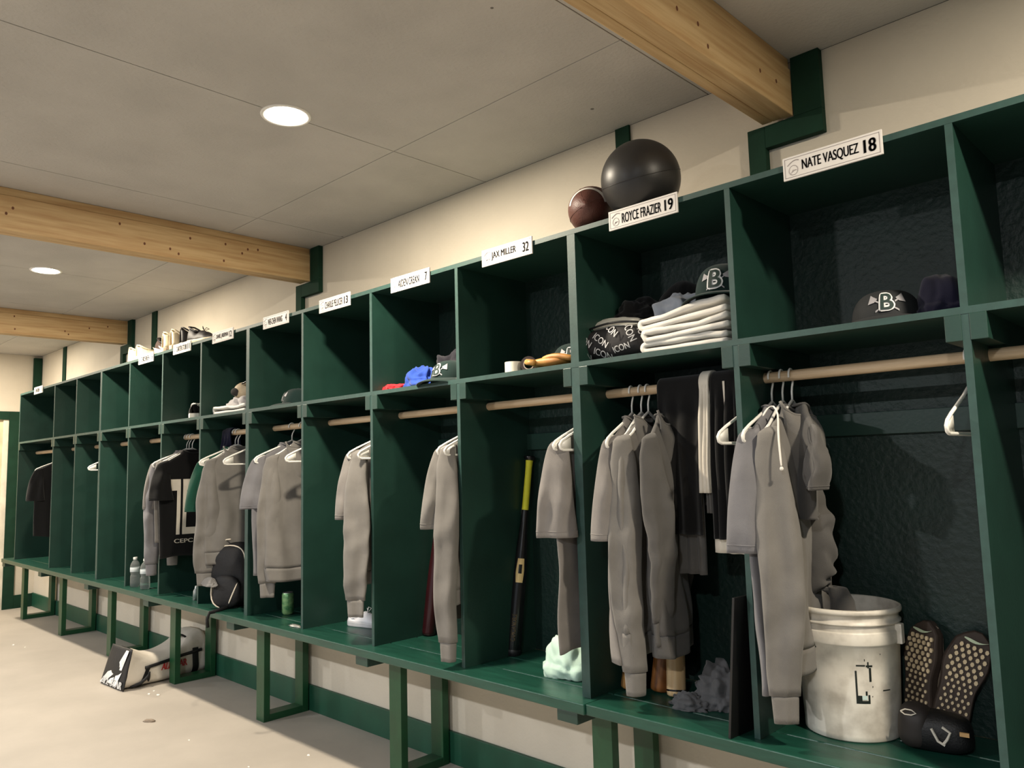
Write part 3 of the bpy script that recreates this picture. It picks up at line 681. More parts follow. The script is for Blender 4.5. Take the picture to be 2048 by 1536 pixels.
vs, fs = text_geo('MAPLE', .07, .008, .02, 0)
bb1 = bat((-.622, .275, 0), math.radians(-7.0), math.radians(2.5), 'black bat with a bright yellow grip standing under the number 32 plate', BBLK, YEL, BBLK, capm=mat('bat_cap', (34, 34, 36), .4), griplen=.235)
def oncyl(rf, th0):
    return lambda a, z: (rf(z)*math.cos(th0+a/rf(z)), rf(z)*math.sin(th0+a/rf(z)), z)
cf = oncyl(lambda z: .0009+(.0325 if z < .22 else (.0325-(z-.22)*.0225 if z < .32 else .0302-(z-.32)*.0525)), math.atan2(-2.35, 2.3))
def cylpoly(poly, f, nm, m, par, n=6):
    mb = MB()
    for (a0, a1, b0, b1) in poly: # bands (left a0..a1 , from z b0 to b1), optionally skewed
        mb.rings([[f(a0+(a1-a0)*i/n, b0+(b1-b0)*j/n) for i in range(n+1)] for j in range(n+1)], False)
    mb.build(nm, m, par)
mb = MB()
for i in range(16):
    z0 = .30+.10*i/16; z1 = .30+.10*(i+1)/16
    def wd(z): q = (z-.30)/.10; return (-.019+.010*abs(q-.4)+.0, .019-.008*abs(q-.5))
    a, b = wd(z0), wd(z1)
    inner = .35 < (i+.5)/16 < .75
    segs = [(a[0], -.007 if inner else a[1], b[0], -.007 if inner else b[1])]+([(.008, a[1], .008, b[1])] if inner else [])
    for s0, s1, s2, s3 in segs: mb.rings([[cf(s0+(s1-s0)*k_/4, z0) for k_ in range(5)], [cf(s2+(s3-s2)*k_/4, z1) for k_ in range(5)]], False)
mb.build('gold_emblem', GOLD, bb1)
vs, fs = text_geo('CAMCH NOBLE', .11, .020, .01, 0)
MB().add([cf(.004-b, .06+a) for a, b in vs], fs).build('gold_lettering', mat('dull_gold', (120, 100, 64), .6), bb1)
bat((-1.205, .30, 0), math.radians(-6), math.radians(3), 'dark red bat with its handle hidden behind the grey t-shirt under the number 7 plate', MAR)

# ---- bucket
BUK = mat('bucket_plastic', (226, 220, 208), .42, 0, 14, .12, 30, rgb2=(176, 168, 156), lo=.42, hi=.72)
t = empty('bucket', (.792, .262, 0), label='large scuffed white plastic bucket on the bench with a sleeve dipping into it', cat='bucket')
H = .362
def rbk(z): return .130+(.147-.130)*z/H
prof = [(.001, .004), (.124, .004), (.128, 0), (.131, .004), (.1315, .018)]+[(rbk(z), z) for z in (.022, .10, .18, .262)]+[(.146, .264), (.1475, .268), (.1475, .296), (.146, .30), (.1425, .301), (.1428, .318), (.1495, .319), (.150, .324), (.1435, .327), (.1440, .346), (.152, .348), (.1535, .354), (.152, .361), (.1475, .363), (.1435, .358), (.1435, .30), (.136, .20), (.126, .012), (.001, .010)]
MB().lathe(prof, 64).build('pail', BUK, t, smooth=False).data.polygons.foreach_set('use_smooth', [True]*(64*(len(prof)-1)))
th0 = math.atan2(-2.39, .963)
bf = lambda a, z: ((rbk(z)+.0008)*math.cos(th0+a/.14), (rbk(z)+.0008)*math.sin(th0+a/.14), z)
INKB = mat('marker_black', (22, 30, 26), .5)
for q_ in [(.014, .019, .112, .198), (.014, .052, .108, .116), (.040, .045, .130, .142), (.018, .030, .116, .130), (.047, .052, .116, .132), (.018, .042, .210, .214), (.052, .058, .168, .206), (.044, .062, .208, .213), (.048, .052, .205, .222),
         (-.118, -.106, .236, .243), (-.110, -.104, .243, .258), (-.094, -.088, .250, .254), (-.104, -.094, .234, .238), (.092, .118, .140, .143), (.04, .042, .224, .230), (.058, .06, .126, .129), (.06, .062, .152, .156), (.086, .088, .24, .243)]: cylpoly([q_], bf, 'marker_trace', INKB, t, 3)
cylpoly([(.030, .044, .119, .130)], lambda a, z: ((rbk(z)+.0014)*math.cos(th0+a/.14), (rbk(z)+.0014)*math.sin(th0+a/.14), z), 'pale_patch', mat('patch_white', (200, 220, 214), .5), t)
MB().box(.138, .160, -.012, .012, .262, .318).build('handle_lug', BUK, t, bevel=.003)
MB().tube([(-.118, -.085, .285), (-.108, -.098, .279), (-.10, -.105, .284)], .0018, 6).build('handle_stub', INKB, t) if False else None

# ---- running shoes standing beside the bucket
OUT = mat('outsole_brown', (62, 50, 42), .7, .1); LUG = mat('lug_tan', (220, 198, 160), .6, .05); UPT = mat('upper_taupe', (140, 126, 110), .8, .08, 30, .3, 200); MINTR = mat('stripe_pale_green', (196, 210, 178), .5)
MID = mat('midsole_tan', (176, 154, 122), .6, .05)
def lugs(t, hw, off, L, rows=18):
    mb = MB(); rr = random.Random(4)
    for i in range(rows):
        u = .055+.80*i/(rows-1); x = (u-.5)*L; n = 5 if hw(u) > .044 else 4
        for j in range(n):
            y = off(u)+(j-(n-1)/2+(.25 if i % 2 else -.25))*hw(u)*1.62/n
            big = 1.0 if u > .55 else .75
            a = .0070*big; b = .0050*big
            mb.prism([(a*math.cos(q*PI/3+.4), b*math.sin(q*PI/3+.4)) for q in range(6)], Matrix.Translation((x, y, -.0035)), .005)
    mb.build('lug_pattern', LUG, t)
    r1 = []; r2 = []
    for s in range(9):
        v = s/8; yy = -.030+.060*v; r1.append(((.415-.014*math.sin(v*PI)*2.2+.02*v)*L, yy, -.001)); r2.append(((.415-.014*math.sin(v*PI)*2.2+.02*v+.035*(1-v)*(.3+math.sin(v*PI)))*L, yy, -.001))
    MB().rings([r1, r2], False).build('sole_tick', MINTR, t)
    MB().rings([[(a[0], a[1], -.0025) for a in r1], [(a[0], a[1], -.0025) for a in r2]], False).build('sole_tick', MINTR, t)
def stand(yaw, lean, roll):
    base = Matrix(((0, 1, 0), (0, 0, 1), (1, 0, 0)))   # columns: X->Z, Y->X, Z->Y
    M = Matrix.Rotation(math.radians(yaw), 3, 'Z') @ Matrix.Rotation(math.radians(roll), 3, 'Y') @ Matrix.Rotation(math.radians(lean), 3, 'X') @ base
    return M.to_euler()
GS = 'taupe running shoes standing on the bench'
r = shoe('running_shoe', (.965, .335, .160), stand(-22, -5, 5), 'taupe running shoe standing upright between the bucket and its tilted mate, sole outwards', UPT, OUT, L=.315, W=.054, group=GS, lacem=WHT)
lugs(*r)
r = shoe('running_shoe', (1.075, .330, .150), stand(14, -7, 19), 'taupe running shoe tilted to the right against the divider, sole outwards', UPT, OUT, L=.315, W=.056, group=GS, lacem=WHT)
lugs(*r)
# black guard case under the shoes
def superbox(c, a, b, h, n=3.2, seed=1, amp=.006, nu=40, nv=20):
    R = []
    for i in range(nv+1):
        ph = -PI/2+PI*i/nv; row = []
        for j in range(nu):
            th = 2*PI*j/nu
            f = lambda v, e: math.copysign(abs(v)**e, v)
            e = 2/n
            x = a*f(math.cos(ph), e)*f(math.cos(th), e); y = b*f(math.cos(ph), e)*f(math.sin(th), e); z = h*f(math.sin(ph), e)
            k_ = 1+amp/max(a, b)*1.5*nz(x*14+seed, y*14, z*14)
            row.append((c[0]+x*k_, c[1]+y*k_, c[2]+z*(1+amp/h*nz(x*10, y*10+seed, 3))))
        R.append(row)
    return MB().rings(R, True, True, True)
PADB = mat('pad_black', (16, 15, 17), .55, .1, 20, .3, 200)
t = empty('guard_pouch', (1.025, .235, 0), (0, 0, math.radians(8)), 'black padded guard with white angular marks lying in front of the running shoes', 'guard')
superbox((0, 0, .052), .095, .058, .052, 2.8, 3, .008).build('pad', PADB, t, smooth=True)
superbox((-.045, -.014, .060), .045, .048, .058, 2.6, 5, .006).build('strap', mat('pad_strap', (44, 38, 36), .6), t, smooth=True)
def fr(P, nm, m, w_=.0028, y=-.064): MB().tube([(a, y, b) for a, b in P], w_, 6).build(nm, m, t)
fr([(.000, .070), (.014, .040), (.030, .032)], 'white_mark', CREAM, .0035, -.062)
fr([(.026, .078), (.044, .066), (.036, .048), (.026, .034)], 'white_mark', CREAM, .0035, -.062)
fr([(-.072, .104), (-.060, .111), (-.044, .110), (-.034, .103), (-.046, .097), (-.062, .097), (-.072, .104)], 'white_mark', CREAM, .0018, -.062)
MB().box(.066, .088, -.064, -.058, .062, .072).build('small_label', mat('label_tan', (190, 150, 100), .6), t)

# ---- soft things on the bench
crumple('crumpled_shirt', (.40, .225, 0), (.085, .085, .125), cloth('grey_charcoal', (92, 92, 94)), 3, 'crumpled dark grey shirt lying beside the pale wooden bat', 'cloth', .55, 2.4, group='dark grey heap beside the bats')
crumple('crumpled_shirt', (.325, .125, 0), (.065, .045, .045), cloth('grey_charcoal', (92, 92, 94)), 8, 'small twisted dark grey cloth end in front of the crumpled shirt and pale bat', 'cloth', .6, 2.6, level=4)
crumple('crumpled_towel', (-.235, .195, 0), (.105, .085, .155), MINT, 5, 'crumpled mint green cloth beside the divider under the number 32 plate', 'cloth', .38, 1.5)
t = empty('flat_panel', (.563, -.05, 0), (0, math.radians(5.5), math.radians(-6)), 'thin flat black panel leaning beside the divider, left of the white bucket', 'panel')
MB().box(-.004, .004, 0, .27, 0, .40).build('board', mat('panel_black', (12, 12, 14), .45, .05), t, bevel=.001)
# can
t = empty('drink_can', (-2.27, .165, 0), label='green drink can on the bench under the number 4 plate', cat='can')
CANG = mat('can_green', (70, 132, 84), .3, 0, 40, 0, rgb2=(150, 188, 128), metal=.3)
MB().lathe([(.001, .003), (.024, 0), (.027, .003), (.0325, .012), (.0325, .108), (.028, .118)], 32).build('body', CANG, t, smooth=True)
MB().lathe([(.028, .118), (.0275, .122), (.025, .119), (.001, .118)], 32).build('lid', mat('aluminium', (190, 190, 188), .3, metal=.9), t, smooth=True)
crumple('wrapper', (-1.93, .012, 0), (.05, .018, .010), mat('foil', (170, 170, 164), .35, metal=.3), 6, 'small crumpled silvery wrapper on the bench under the number 4 plate', 'wrapper', .7, 3, level=3)
shoe('sneaker', (-1.62, .25, 0), (0, 0, math.radians(20)), 'white sneaker on the bench under the number 13 plate, behind the long grey sleeve', mat('sneaker_white', (226, 226, 232), .5), mat('sneaker_sole', (200, 200, 204), .5), L=.29, high=-.035, scale=.8)
t = empty('small_bottle', (-3.21, .05, 0), (0, math.radians(12), 0), 'slim silver bottle leaning at the divider left of the backpack', 'bottle')
MB().lathe([(.001, 0), (.014, .001), (.015, .06), (.008, .075), (.008, .09), (.001, .091)], 16).build('body', mat('silver', (180, 186, 186), .3, .2, 60, metal=.5), t, smooth=True)
# water bottles
PET = bpy.data.materials.new('clear_plastic'); PET.use_nodes = True; pb = PET.node_tree.nodes['Principled BSDF']
pb.inputs['Base Color'].default_value = (.93, .97, .96, 1); pb.inputs['Transmission Weight'].default_value = .9; pb.inputs['Roughness'].default_value = .03; pb.inputs['IOR'].default_value = 1.2
def wbottle(c, label):
    t = empty('water_bottle', c, label=label, cat='bottle', group='clear water bottles on the bench')
    P = [(.001, .002), (.026, .001), (.031, .006), (.032, .03)]
    for i in range(5): z = .035+i*.010; P += [(.0325, z), (.0305, z+.005)]
    P += [(.027, .09), (.0325, .105), (.033, .13), (.0325, .15), (.026, .17), (.015, .186), (.0125, .190), (.0125, .196)]
    MB().lathe(P, 28).build('body', PET, t, smooth=True)
    MB().lathe([(.033, .108), (.0336, .109), (.0336, .138), (.033, .139)], 28).build('label_band', mat('bottle_label', (206, 214, 216), .5), t, smooth=True)
    MB().lathe([(.0145, .194), (.0145, .209), (.001, .210)], 20).build('cap', WHITE, t, smooth=False)
wbottle((-4.165, .032, 0), 'clear plastic water bottle with a white cap, left one of the pair on the bench')
wbottle((-3.985, .035, 0), 'clear plastic water bottle partly behind the grey sleeve, right one of the pair')
# backpack
t = empty('backpack', (-2.775, .085, 0), (0, 0, math.radians(38)), 'black backpack with cream piping standing on the bench under the number 12 plate', 'backpack')
PK = mat('pack_black', (15, 15, 19), .7, .2, 12, .5, 60)
superbox((0, .02, .19), .115, .09, .19, 3.0, 4, .012).build('body', PK, t, smooth=True)
superbox((0, -.075, .10), .085, .035, .095, 2.8, 9, .008).build('front_pocket', PK, t, smooth=True)
CP = mat('piping_cream', (214, 204, 188), .7)
def fy(x, z): return .02-.09*max(0, 1-abs(x/.115)**3-abs((z-.19)/.19)**3)**(1/3)-.004
def pipe(P, nm='piping', r=.0045): MB().tube(P, r, 7).build(nm, CP, t, smooth=True, sub=1)
pipe([(x, fy(x, z), z) for x, z in ((-.100, .13), (-.103, .18), (-.102, .24), (-.098, .29), (-.085, .33), (-.055, .357), (0, .366), (.055, .357), (.085, .33), (.098, .29), (.102, .22))])
pipe([(-.075, -.10, .16), (-.086, -.10, .09), (-.07, -.105, .03), (-.02, -.11, .012)]); pipe([(.03, -.112, .03), (.05, -.112, .08), (.082, -.10, .16)])
pipe([(-.06, -.03, .383), (-.03, -.035, .398), (.01, -.035, .400)])
MB().tube([(.02, -.10, .015), (-.01, -.17, .006), (-.03, -.215, .004), (-.035, -.232, -.03), (-.03, -.232, -.075)], .012, 6, ra=.25).build('strap', PK, t, smooth=True)
crumple('batting_glove', (-2.80, -.045, .135), (.078, .024, .05), cloth('glove_grey', (118, 116, 114)), 12, 'grey glove clipped on the front of the black backpack', 'glove', .4, 1.3, level=5, part='glove_fabric')
# duffel bag
OFFW = mat('bag_offwhite', (206, 198, 186), .6, .05, 6, .5, 30); BAGB = mat('bag_black', (15, 15, 18), .55, .1, 6, .3, 40); REDT = mat('bag_red', (176, 30, 34), .6)
t = empty('duffel_bag', (-3.955, .11, ZF), (0, 0, math.radians(3)), 'off-white and black equipment duffel bag with a star emblem on the floor under the bench', 'bag')
R = []
for i in range(29):
    v = i/28; y = -.29+.565*v; row = []
    hw_ = .185-.03*math.sin(v*PI)*.3; hh = .265-.075*math.sin(min(1, v*1.25)*PI)+.03*sstep(.7, .95, v); lean = .035*(1-v)
    for j in range(48):
        a = 2*PI*j/48; n = 2/4.0; f = lambda q: math.copysign(abs(q)**n, q)
        x = hw_*f(math.cos(a)); z = hh/2+hh/2*f(math.sin(a)); taper = 1-.16*(z/hh)
        row.append((x*taper+lean*(z/hh)+.012*nz(y*9, z*9, 2), y+.05*(z/hh)*(1-v)*1.0+.006*nz(x*10, z*10, 7), max(0, z+.014*nz(x*8, y*8, 5)*(z > .03))))
    R.append(row)
MB().rings(R, True, False, True).build('body', OFFW, t, smooth=True)
E0 = R[0]
def endp(a, b, o=0):   # a in -1..1 across, b 0..1 up on the end face
    hh = .265; hw_ = .183; q = 1-.16*b
    return Vector((a*hw_*q+.035*b, -.292+.05*b-o, .004+b*(hh-.008)))
mb = MB(); g = [[endp(-1+2*i/16, j/12, .010*math.sin(PI*i/16)*math.sin(PI*j/12)+.001) for i in range(17)] for j in range(13)]
mb.rings(g, False).build('end_panel', BAGB, t, smooth=True, solid=.006)
BW = mat('bag_print_white', (232, 232, 230), .5)
def poly_on(polys, nm, m, o=.0125):
    mb = MB()
    for P in polys:
        mb.add([endp(a, b, o+.0) for a, b in P], [tuple(range(len(P)))])
    mb.build(nm, m, t)
poly_on([[(.62, .96), (.88, .96), (.60, .46), (.40, .46), (.42, .56), (.28, .46), (.02, .46), (.22, .62)],
         [(-.05, .44), (.10, .40), (.02, .34), (-.62, .06), (-.98, .04), (-.55, .34)], [(.66, .42), (.40, .06), (.14, .06), (.20, .30), (.42, .34)],
         [(.12, .26), (.10, .08), (-.38, .08), (-.18, .20)]], 'star_emblem', BW)
vs, fs = text_geo('ALL-STAR', .30, .045, .05, 0)
MB().add([endp(-.90+a/.165, .03+b/.26, .0135) for a, b in vs], fs).build('end_lettering', mat('print_outline', (228, 228, 228), .5), t)
def sidep(y, z, o=.004): 
    v = (y+.29)/.565; hh = .265-.075*math.sin(min(1, v*1.25)*PI)+.03*sstep(.7, .95, v); hw_ = .185-.03*math.sin(v*PI)*.3; a = min(1, max(-1, (z-hh/2)/(hh/2)))
    cx = (max(0, 1-abs(a)**4))**.25
    return (hw_*cx*(1-.16*z/hh)+.035*(1-v)*z/hh+o+.012*nz(y*9, z*9, 2), y+.05*(z/hh)*(1-v), z)
vs, fs = text_geo('ALL-STAR', .19, .045, .05, 1)
MB().add([sidep(-.06+a, .085+b, .008) for a, b in vs], fs).build('red_lettering', REDT, t)
def band(y0, y1, z0, z1, nm, slope=0):
    mb = MB(); mb.rings([[sidep(y0+(y1-y0)*i/6+slope*j/12, z0+(z1-z0)*j/12, .006) for i in range(7)] for j in range(13)], False).build(nm, BAGB, t, smooth=True)
band(.17, .215, .005, .19, 'side_strap'); band(-.20, -.17, .005, .12, 'side_strap', .03)
MB().tube([sidep(-.18+.42*i/16, .125+.045*i/16, .008) for i in range(17)], .011, 8, ra=.5).build('zip_flap', BAGB, t, smooth=True)
MB().tube([sidep(-.25, .01, .012), sidep(-.19, .03, .03), sidep(-.15, .08, .035), sidep(-.16, .12, .03), sidep(-.13, .02, .012)], .012, 8, ra=.5).build('carry_strap', BAGB, t, smooth=True, sub=1)
MB().tube([(.10, .18, .245), (.09, .14, .275), (.04, .10, .285), (-.03, .14, .27)], .007, 8).build('top_handle', BAGB, t, smooth=True)

# ---- upper shelf, right to left
G5 = 'dark green caps with a white letter B'
cap((1.005, .165, ZS), math.radians(20), 'dark cap with a white letter B alone in the cubby under the number 18 plate', m=mat('cap_black', (24, 27, 30), .8), group=G5, R=.092, hz=.95)
crumple('navy_hat', (1.14, .21, ZS), (.075, .085, .135), NAVY, 21, 'dark navy crumpled cap at the right of the cubby under the number 18 plate', 'cap', .25, 1.2, group=None)
# cubby under the number 19 plate
t = empty('print_pouch', (.075, .155, ZS), (0, 0, math.radians(3)), 'black soft bag printed all over with white lettering, under the number 19 plate', 'bag')
ba, bb_, bh = .172, .10, .066
superbox((0, 0, bh), ba, bb_, bh, 3.0, 2, .010).build('bag_body', mat('print_bag_black', (30, 28, 30), .75, .15, 10, .4, 40), t, smooth=True)
MB().tube([(x, -.085+.02*abs(x/.16)**3, .122+.012*math.sin(x*14+1)) for x in [-.165+.33*i/20 for i in range(21)]], .004, 6).build('zip_edge', BBLK, t, smooth=True)
def onbag(x, z):
    n = 3.0; q = max(.001, 1-abs(x/ba)**n-abs((z-bh)/bh)**n); return -bb_*q**(1/n)-.008
mbt = MB()
for (tx, tz, rot, s) in [(-.160, .086, -48, 1), (-.105, .096, -40, 1), (-.035, .086, -38, 1), (.005, .124, -42, 1), (.088, .118, -66, 1), (-.120, .040, -30, 1), (-.035, .030, -26, 1), (.052, .022, 12, .9), (.135, .100, -66, .9)]:
    vs, fs = text_geo('ICON', .070*s, .024*s, .012, 1); ca, sa = math.cos(math.radians(rot)), math.sin(math.radians(rot))
    pts = []
    for a, b in vs:
        X, Z = tx+a*ca-b*sa, tz+a*sa+b*ca; X = max(-.162, min(.162, X)); Z = max(.006, min(.126, Z)); pts.append((X, onbag(X, Z), Z))
    mbt.add(pts, fs)
mbt.build('white_lettering', mat('print_white', (206, 204, 204), .6), t)
crumple('rolled_cloth', (.07, .17, ZS+.115), (.155, .075, .05), cloth('bag_filling', (196, 194, 184)), 4, 'pale cloth bulging from the top of the printed black bag', 'cloth', .3, 1.5)
crumple('black_jacket', (.10, .27, ZS+.14), (.12, .08, .105), BLK, 6, 'crumpled black jacket heaped behind the printed black bag', 'cloth', .45, 2)
crumple('black_hat', (.265, .30, ZS+.15), (.10, .08, .135), cloth('jet', (14, 14, 16)), 9, 'black cap shape at the back of the cubby under the number 19 plate', 'cap', .18, 1.2)
crumple('slate_shirt', (.345, .175, ZS+.085), (.125, .085, .125), SLATE, 14, 'slate grey crumpled shirt between the printed bag and the white folded clothes', 'cloth', .45, 1.8)
GW = 'white folded trousers stacked on the shelf'
foldcloth('folded_trousers', .262, .585, .045, .28, ZS+.002, .022, WHT, 3, 'white folded trousers, bottom of the stack under the letter B cap', tilt=0, group=GW, layers=2)
foldcloth('folded_trousers', .268, .59, .04, .28, ZS+.045, .022, WHT, 7, 'white folded trousers, middle of the stack under the letter B cap', tilt=math.radians(-3), group=GW, layers=2)
foldcloth('folded_trousers', .252, .588, .045, .28, ZS+.093, .024, WHT, 11, 'white folded trousers, top of the stack under the letter B cap', tilt=math.radians(-5), group=GW, layers=2)
cap((.495, .185, ZS+.158), math.radians(12), 'dark green cap with a white letter B sitting on the white folded trousers', group=G5, R=.093, hz=1.2, h=.064)
# cubby under the number 32 plate
t = empty('tape_roll', (-.388, .085, ZS), label='white tape roll standing on the shelf under the number 32 plate', cat='tape')
MB().lathe([(.020, 0), (.034, 0), (.034, .05), (.020, .05), (.020, 0)], 32).build('roll', mat('tape_white', (232, 226, 210), .6), t, smooth=False)
t = empty('tape_roll', (-.315, .10, ZS+.033), (math.radians(90), 0, math.radians(35)), 'dark tape roll on its edge beside the white one on the shelf', 'tape')
MB().lathe([(.018, -.018), (.032, -.018), (.032, .018), (.018, .018), (.018, -.018)], 32).build('roll', mat('tape_dark', (58, 44, 40), .5), t)
MB().lathe([(.0175, .0185), (.021, .0187), (.021, .0182)], 32).build('core', mat('tape_core', (190, 176, 164), .6), t)
LEA = mat('leather_tan', (206, 160, 88), .5, 0, 12, .2, 30, rgb2=(168, 112, 50))
t = empty('baseball_glove', (-.185, .09, ZS), (0, 0, math.radians(10)), 'tan leather glove lying flat in front of the cap under the number 32 plate', 'glove')
superbox((0, 0, .026), .085, .06, .024, 2.4, 6, .012).build('palm', LEA, t, smooth=True)
for i in range(4): MB().tube([(-.03, -.035+.022*i, .036), (.03, -.04+.025*i, .046), (.085, -.04+.026*i, .036), (.115, -.036+.024*i, .026)], [.012, .014, .013, .010], 10).build('finger', LEA, t, smooth=True, sub=1)
MB().tube([(-.06, -.04, .026), (-.075, -.06, .030), (-.04, -.066, .024)], .012, 10).build('thumb', LEA, t, smooth=True)
cap((-.175, .215, ZS), math.radians(30), 'dark green cap with a white letter B behind the tan leather glove', group=G5, R=.095, hz=1.0)
# cubby under the number 7 plate
crumple('red_cloth', (-1.19, .10, ZS), (.135, .045, .035), RED, 5, 'red cloth lying flat at the shelf edge under the number 7 plate', 'cloth', .6, 2.2)
crumple('blue_shirt', (-1.0, .115, ZS), (.095, .06, .10), BLUE, 13, 'bright blue crumpled shirt between the red cloth and the black pile', 'cloth', .55, 1.6)
crumple('black_pile', (-.875, .19, ZS), (.10, .08, .165), cloth('charcoal', (36, 35, 42)), 17, 'black clothes heaped on the shelf under the number 7 plate', 'cloth', .5, 1.9)
cap((-.79, .105, ZS), math.radians(5), 'dark green cap with white letter B beside the black heap of clothes', group=G5, R=.088)
t = empty('sunglasses', (-1.30, .12, ZS+.02), (0, 0, .3), 'small black case with a white tip, under the number 13 plate', 'sunglasses')
superbox((0, 0, 0), .06, .03, .018, 2.6, 3, .003).build('case', BBLK, t, smooth=True); MB().box(.02, .045, -.02, -.005, .016, .026).build('white_tip', WHITE, t, bevel=.003)
cap((-2.17, .17, ZS), math.radians(-25), 'dark green cap with a white letter B in the cubby under the number 4 plate', group=G5, R=.09)
# cubby under the number 12 plate
foldcloth('folded_towel', -2.99, -2.55, .05, .25, ZS+.002, .022, WHT, 17, 'white folded towel at the bottom of the small heap under the tan glove')
crumple('grey_cloth', (-2.80, .15, ZS+.04), (.12, .07, .075), cloth('pale_grey', (176, 172, 172)), 22, 'pale grey crumpled cloth on top of the white folded towel', 'cloth', .5, 1.8, level=4)
t = empty('catcher_glove', (-2.76, .15, ZS+.085), (math.radians(-12), math.radians(14), math.radians(30)), 'tan rounded glove with a dark opening lying on the pale grey cloth', 'glove')
TG = mat('glove_tan', (150, 134, 108), .6, .1, 12, .3, 40)
superbox((0, 0, .05), .10, .055, .062, 2.2, 8, .012).build('palm', TG, t, smooth=True)
superbox((-.058, -.034, .030), .036, .018, .026, 2.2, 3, .004).build('opening', DARK, t, smooth=True)  # solid dark lump painted in for the shaded hollow
MB().tube([(-.03, -.05, .085), (.02, -.04, .125), (.07, -.01, .12), (.10, .01, .07)], .007, 6, ra=.5).build('strap', BBLK, t, smooth=True)
shoe('cleat', (-3.43, .14, ZS+.002), (0, 0, math.radians(150)), 'black and white shoe seen end-on in the cubby left of the tan glove', BLK, WHT, WHT, L=.27)
# ---- on top of the lockers
ZTT = ZT+TH
t = empty('exercise_ball', (.262, .075, ZTT+.130), label='large black rubber ball on top of the lockers behind the number 19 plate', cat='ball')
RUB = mat('ball_rubber', (34, 33, 33), .42, .1, 6, .06, 30)
bm = bmesh.new(); bmesh.ops.create_uvsphere(bm, u_segments=64, v_segments=40, radius=.1375)
for v in bm.verts:
    if v.co.z < -.12: v.co.z = -.12-(abs(v.co.z)-.12)*.8
mb = MB(); bm.verts.index_update(); mb.v = [tuple(v.co) for v in bm.verts]; mb.f = [tuple(v.index for v in f.verts) for f in bm.faces]; bm.free()
mb.build('shell', RUB, t, smooth=True)
MB().tube([(.1378*math.cos(a), .1378*math.sin(a)*.95, .1378*math.sin(a)*.31) for a in [2*PI*i/64 for i in range(64)]], .0012, 5, closed=True).build('seam', RUB, t, smooth=True)
t = empty('football', (.02, .11, ZTT+.087), (0, math.radians(8), math.radians(-62)), 'brown leather football with white stripes on top of the lockers beside the big black ball', 'ball')
FB = mat('football_leather', (86, 48, 40), .5, .12, 8, .3, 200)
Lf = .145; rf = .088
pr_ = [(max(.001, rf*(1-abs(s)**2.3)**.62), s*Lf) for s in [-1+2*i/28 for i in range(29)]]
RX = Matrix.Rotation(math.radians(90), 4, 'Y')
MB().lathe(pr_, 40).build('leather', FB, t, smooth=True, M=RX)
def frad(z): return rf*(1-abs(z/Lf)**2.3)**.62
for s in (-1, 1):
    MB().rings([[((frad(z)+.0015)*math.cos(q), (frad(z)+.0015)*math.sin(q), z) for q in [PI*.05+PI*.9*k_/20+(PI*.5) for k_ in range(21)]] for z in (s*.088, s*.095, s*.102)], False).build('white_stripe', WHT, t, smooth=True, M=RX)
for q in range(4):
    MB().tube([((frad(z)+.0003)*math.cos(q*PI/2+.4), (frad(z)+.0003)*math.sin(q*PI/2+.4), z) for z in [-.14+.28*i/20 for i in range(21)]], .0012, 4).build('seam', FB, t, M=RX)
m_ = MB()
for i in range(6): m_.tube([((frad(z)+.002)*math.cos(.4+d), (frad(z)+.002)*math.sin(.4+d), z) for z, d in [(-.045+.018*i, -.12), (-.045+.018*i, .12)]], .002, 5)
m_.build('laces', WHT, t, M=RX)
SC = mat('shoe_cream', (222, 208, 178), .6, .08, 20); SB = mat('shoe_black', (26, 22, 26), .6, .1); SBR = mat('shoe_brownblack', (58, 44, 38), .5, .15, 20); GUM = mat('sole_clay', (178, 156, 132), .7, .15, 20)
GT = 'shoes on top of the lockers'
shoe('sneaker', (-4.38, .17, ZTT), (0, 0, math.radians(80)), 'cream sneaker with its heel outwards, leftmost on top of the lockers', SC, SC, SC, group=GT, L=.28, high=.02)
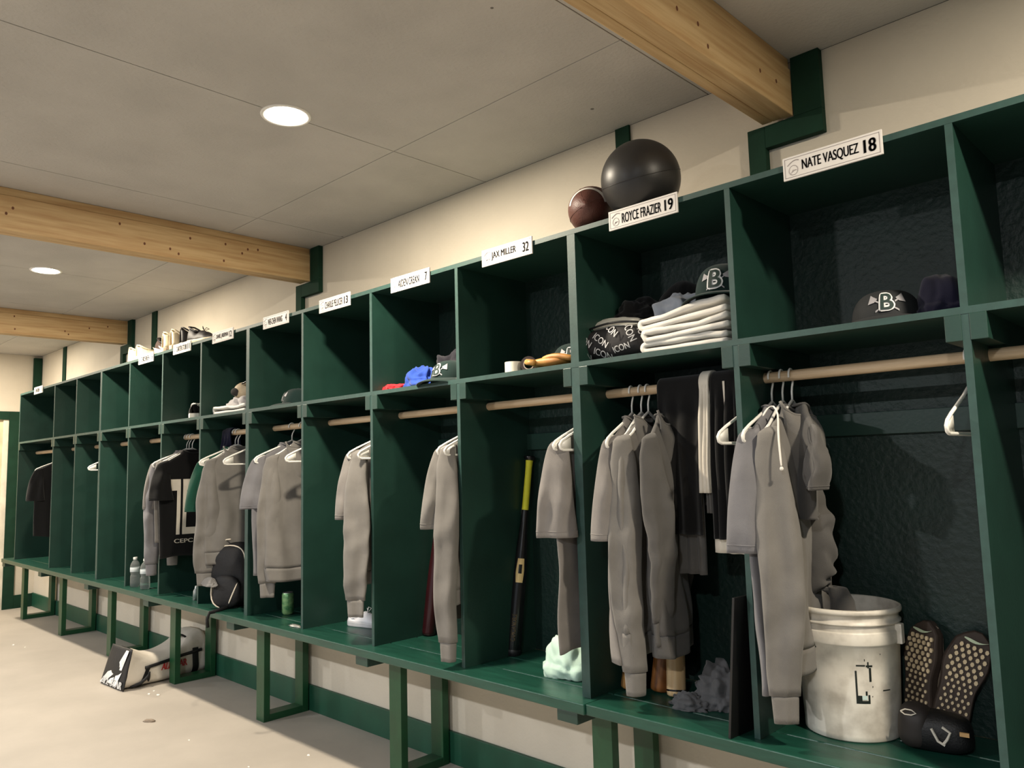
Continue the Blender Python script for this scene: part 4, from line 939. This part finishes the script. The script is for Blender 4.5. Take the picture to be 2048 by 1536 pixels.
shoe('sneaker', (-4.235, .17, ZTT), (0, 0, math.radians(85)), 'cream sneaker with its heel outwards, second from the left on top of the lockers', SC, SC, SC, group=GT, L=.28, high=.02)
shoe('cleat', (-3.95, .15, ZTT+.022), (0, math.radians(12), math.radians(8)), 'brown-black cleat with a white stripe, lying between the two cream pairs', SBR, WHT, SB, group=GT, L=.29, high=.01, swoosh=True, swm=WHT)
shoe('sneaker', (-3.715, .16, ZTT), (0, 0, math.radians(82)), 'cream sneaker right of the brown-black cleat, left one of its pair', SC, GUM, SC, group=GT, L=.28, high=.045)
shoe('sneaker', (-3.585, .16, ZTT), (0, 0, math.radians(86)), 'cream sneaker touching the black pair, right one of its pair', SC, GUM, SC, group=GT, L=.28, high=.045)
shoe('sneaker', (-3.44, .17, ZTT), (0, 0, math.radians(80)), 'black sneaker seen from its heel, left one of the black pair on the lockers', SB, SC, SB, group=GT, L=.28, high=.04)
shoe('sneaker', (-3.21, .09, ZTT), (0, 0, math.radians(12)), 'black sneaker seen from the side with loose laces, rightmost shoe on the lockers', SB, SC, SB, group=GT, L=.30, high=.03)
# ---- small litter on the floor
LIT = mat('litter_white', (232, 228, 218), .7)
for i, (x, y, s) in enumerate([(-6.04, -.26, .02), (-5.85, -.22, .013), (-3.57, -.08, .018), (-3.50, -.05, .02), (-3.62, -.03, .012), (-1.81, .02, .014), (-2.5, -.28, .01), (-1.9, -.25, .009)]):
    o = crumple('paper_scrap', (x, y, ZF), (s*.8, s*.5, s*.3), LIT, 30+i, 'tiny white paper scrap on the concrete floor', 'litter', .5, 2, group='tiny white scraps on the floor', level=2)
crumple('dry_leaf', (-2.985, -.30, ZF), (.035, .012, .018), mat('leaf_grey', (138, 124, 108), .7), 41, 'crumpled grey-brown scrap on the floor in front of the bench legs', 'litter', .6, 2.5, rot=.6, level=3, part='scrap')
# ---------------------------------------------------------------- lift the world so that the floor is at z = 0
for o in list(S.objects):
    if o.parent is None and o.type in ('MESH', 'EMPTY'): o.location.z += FZ
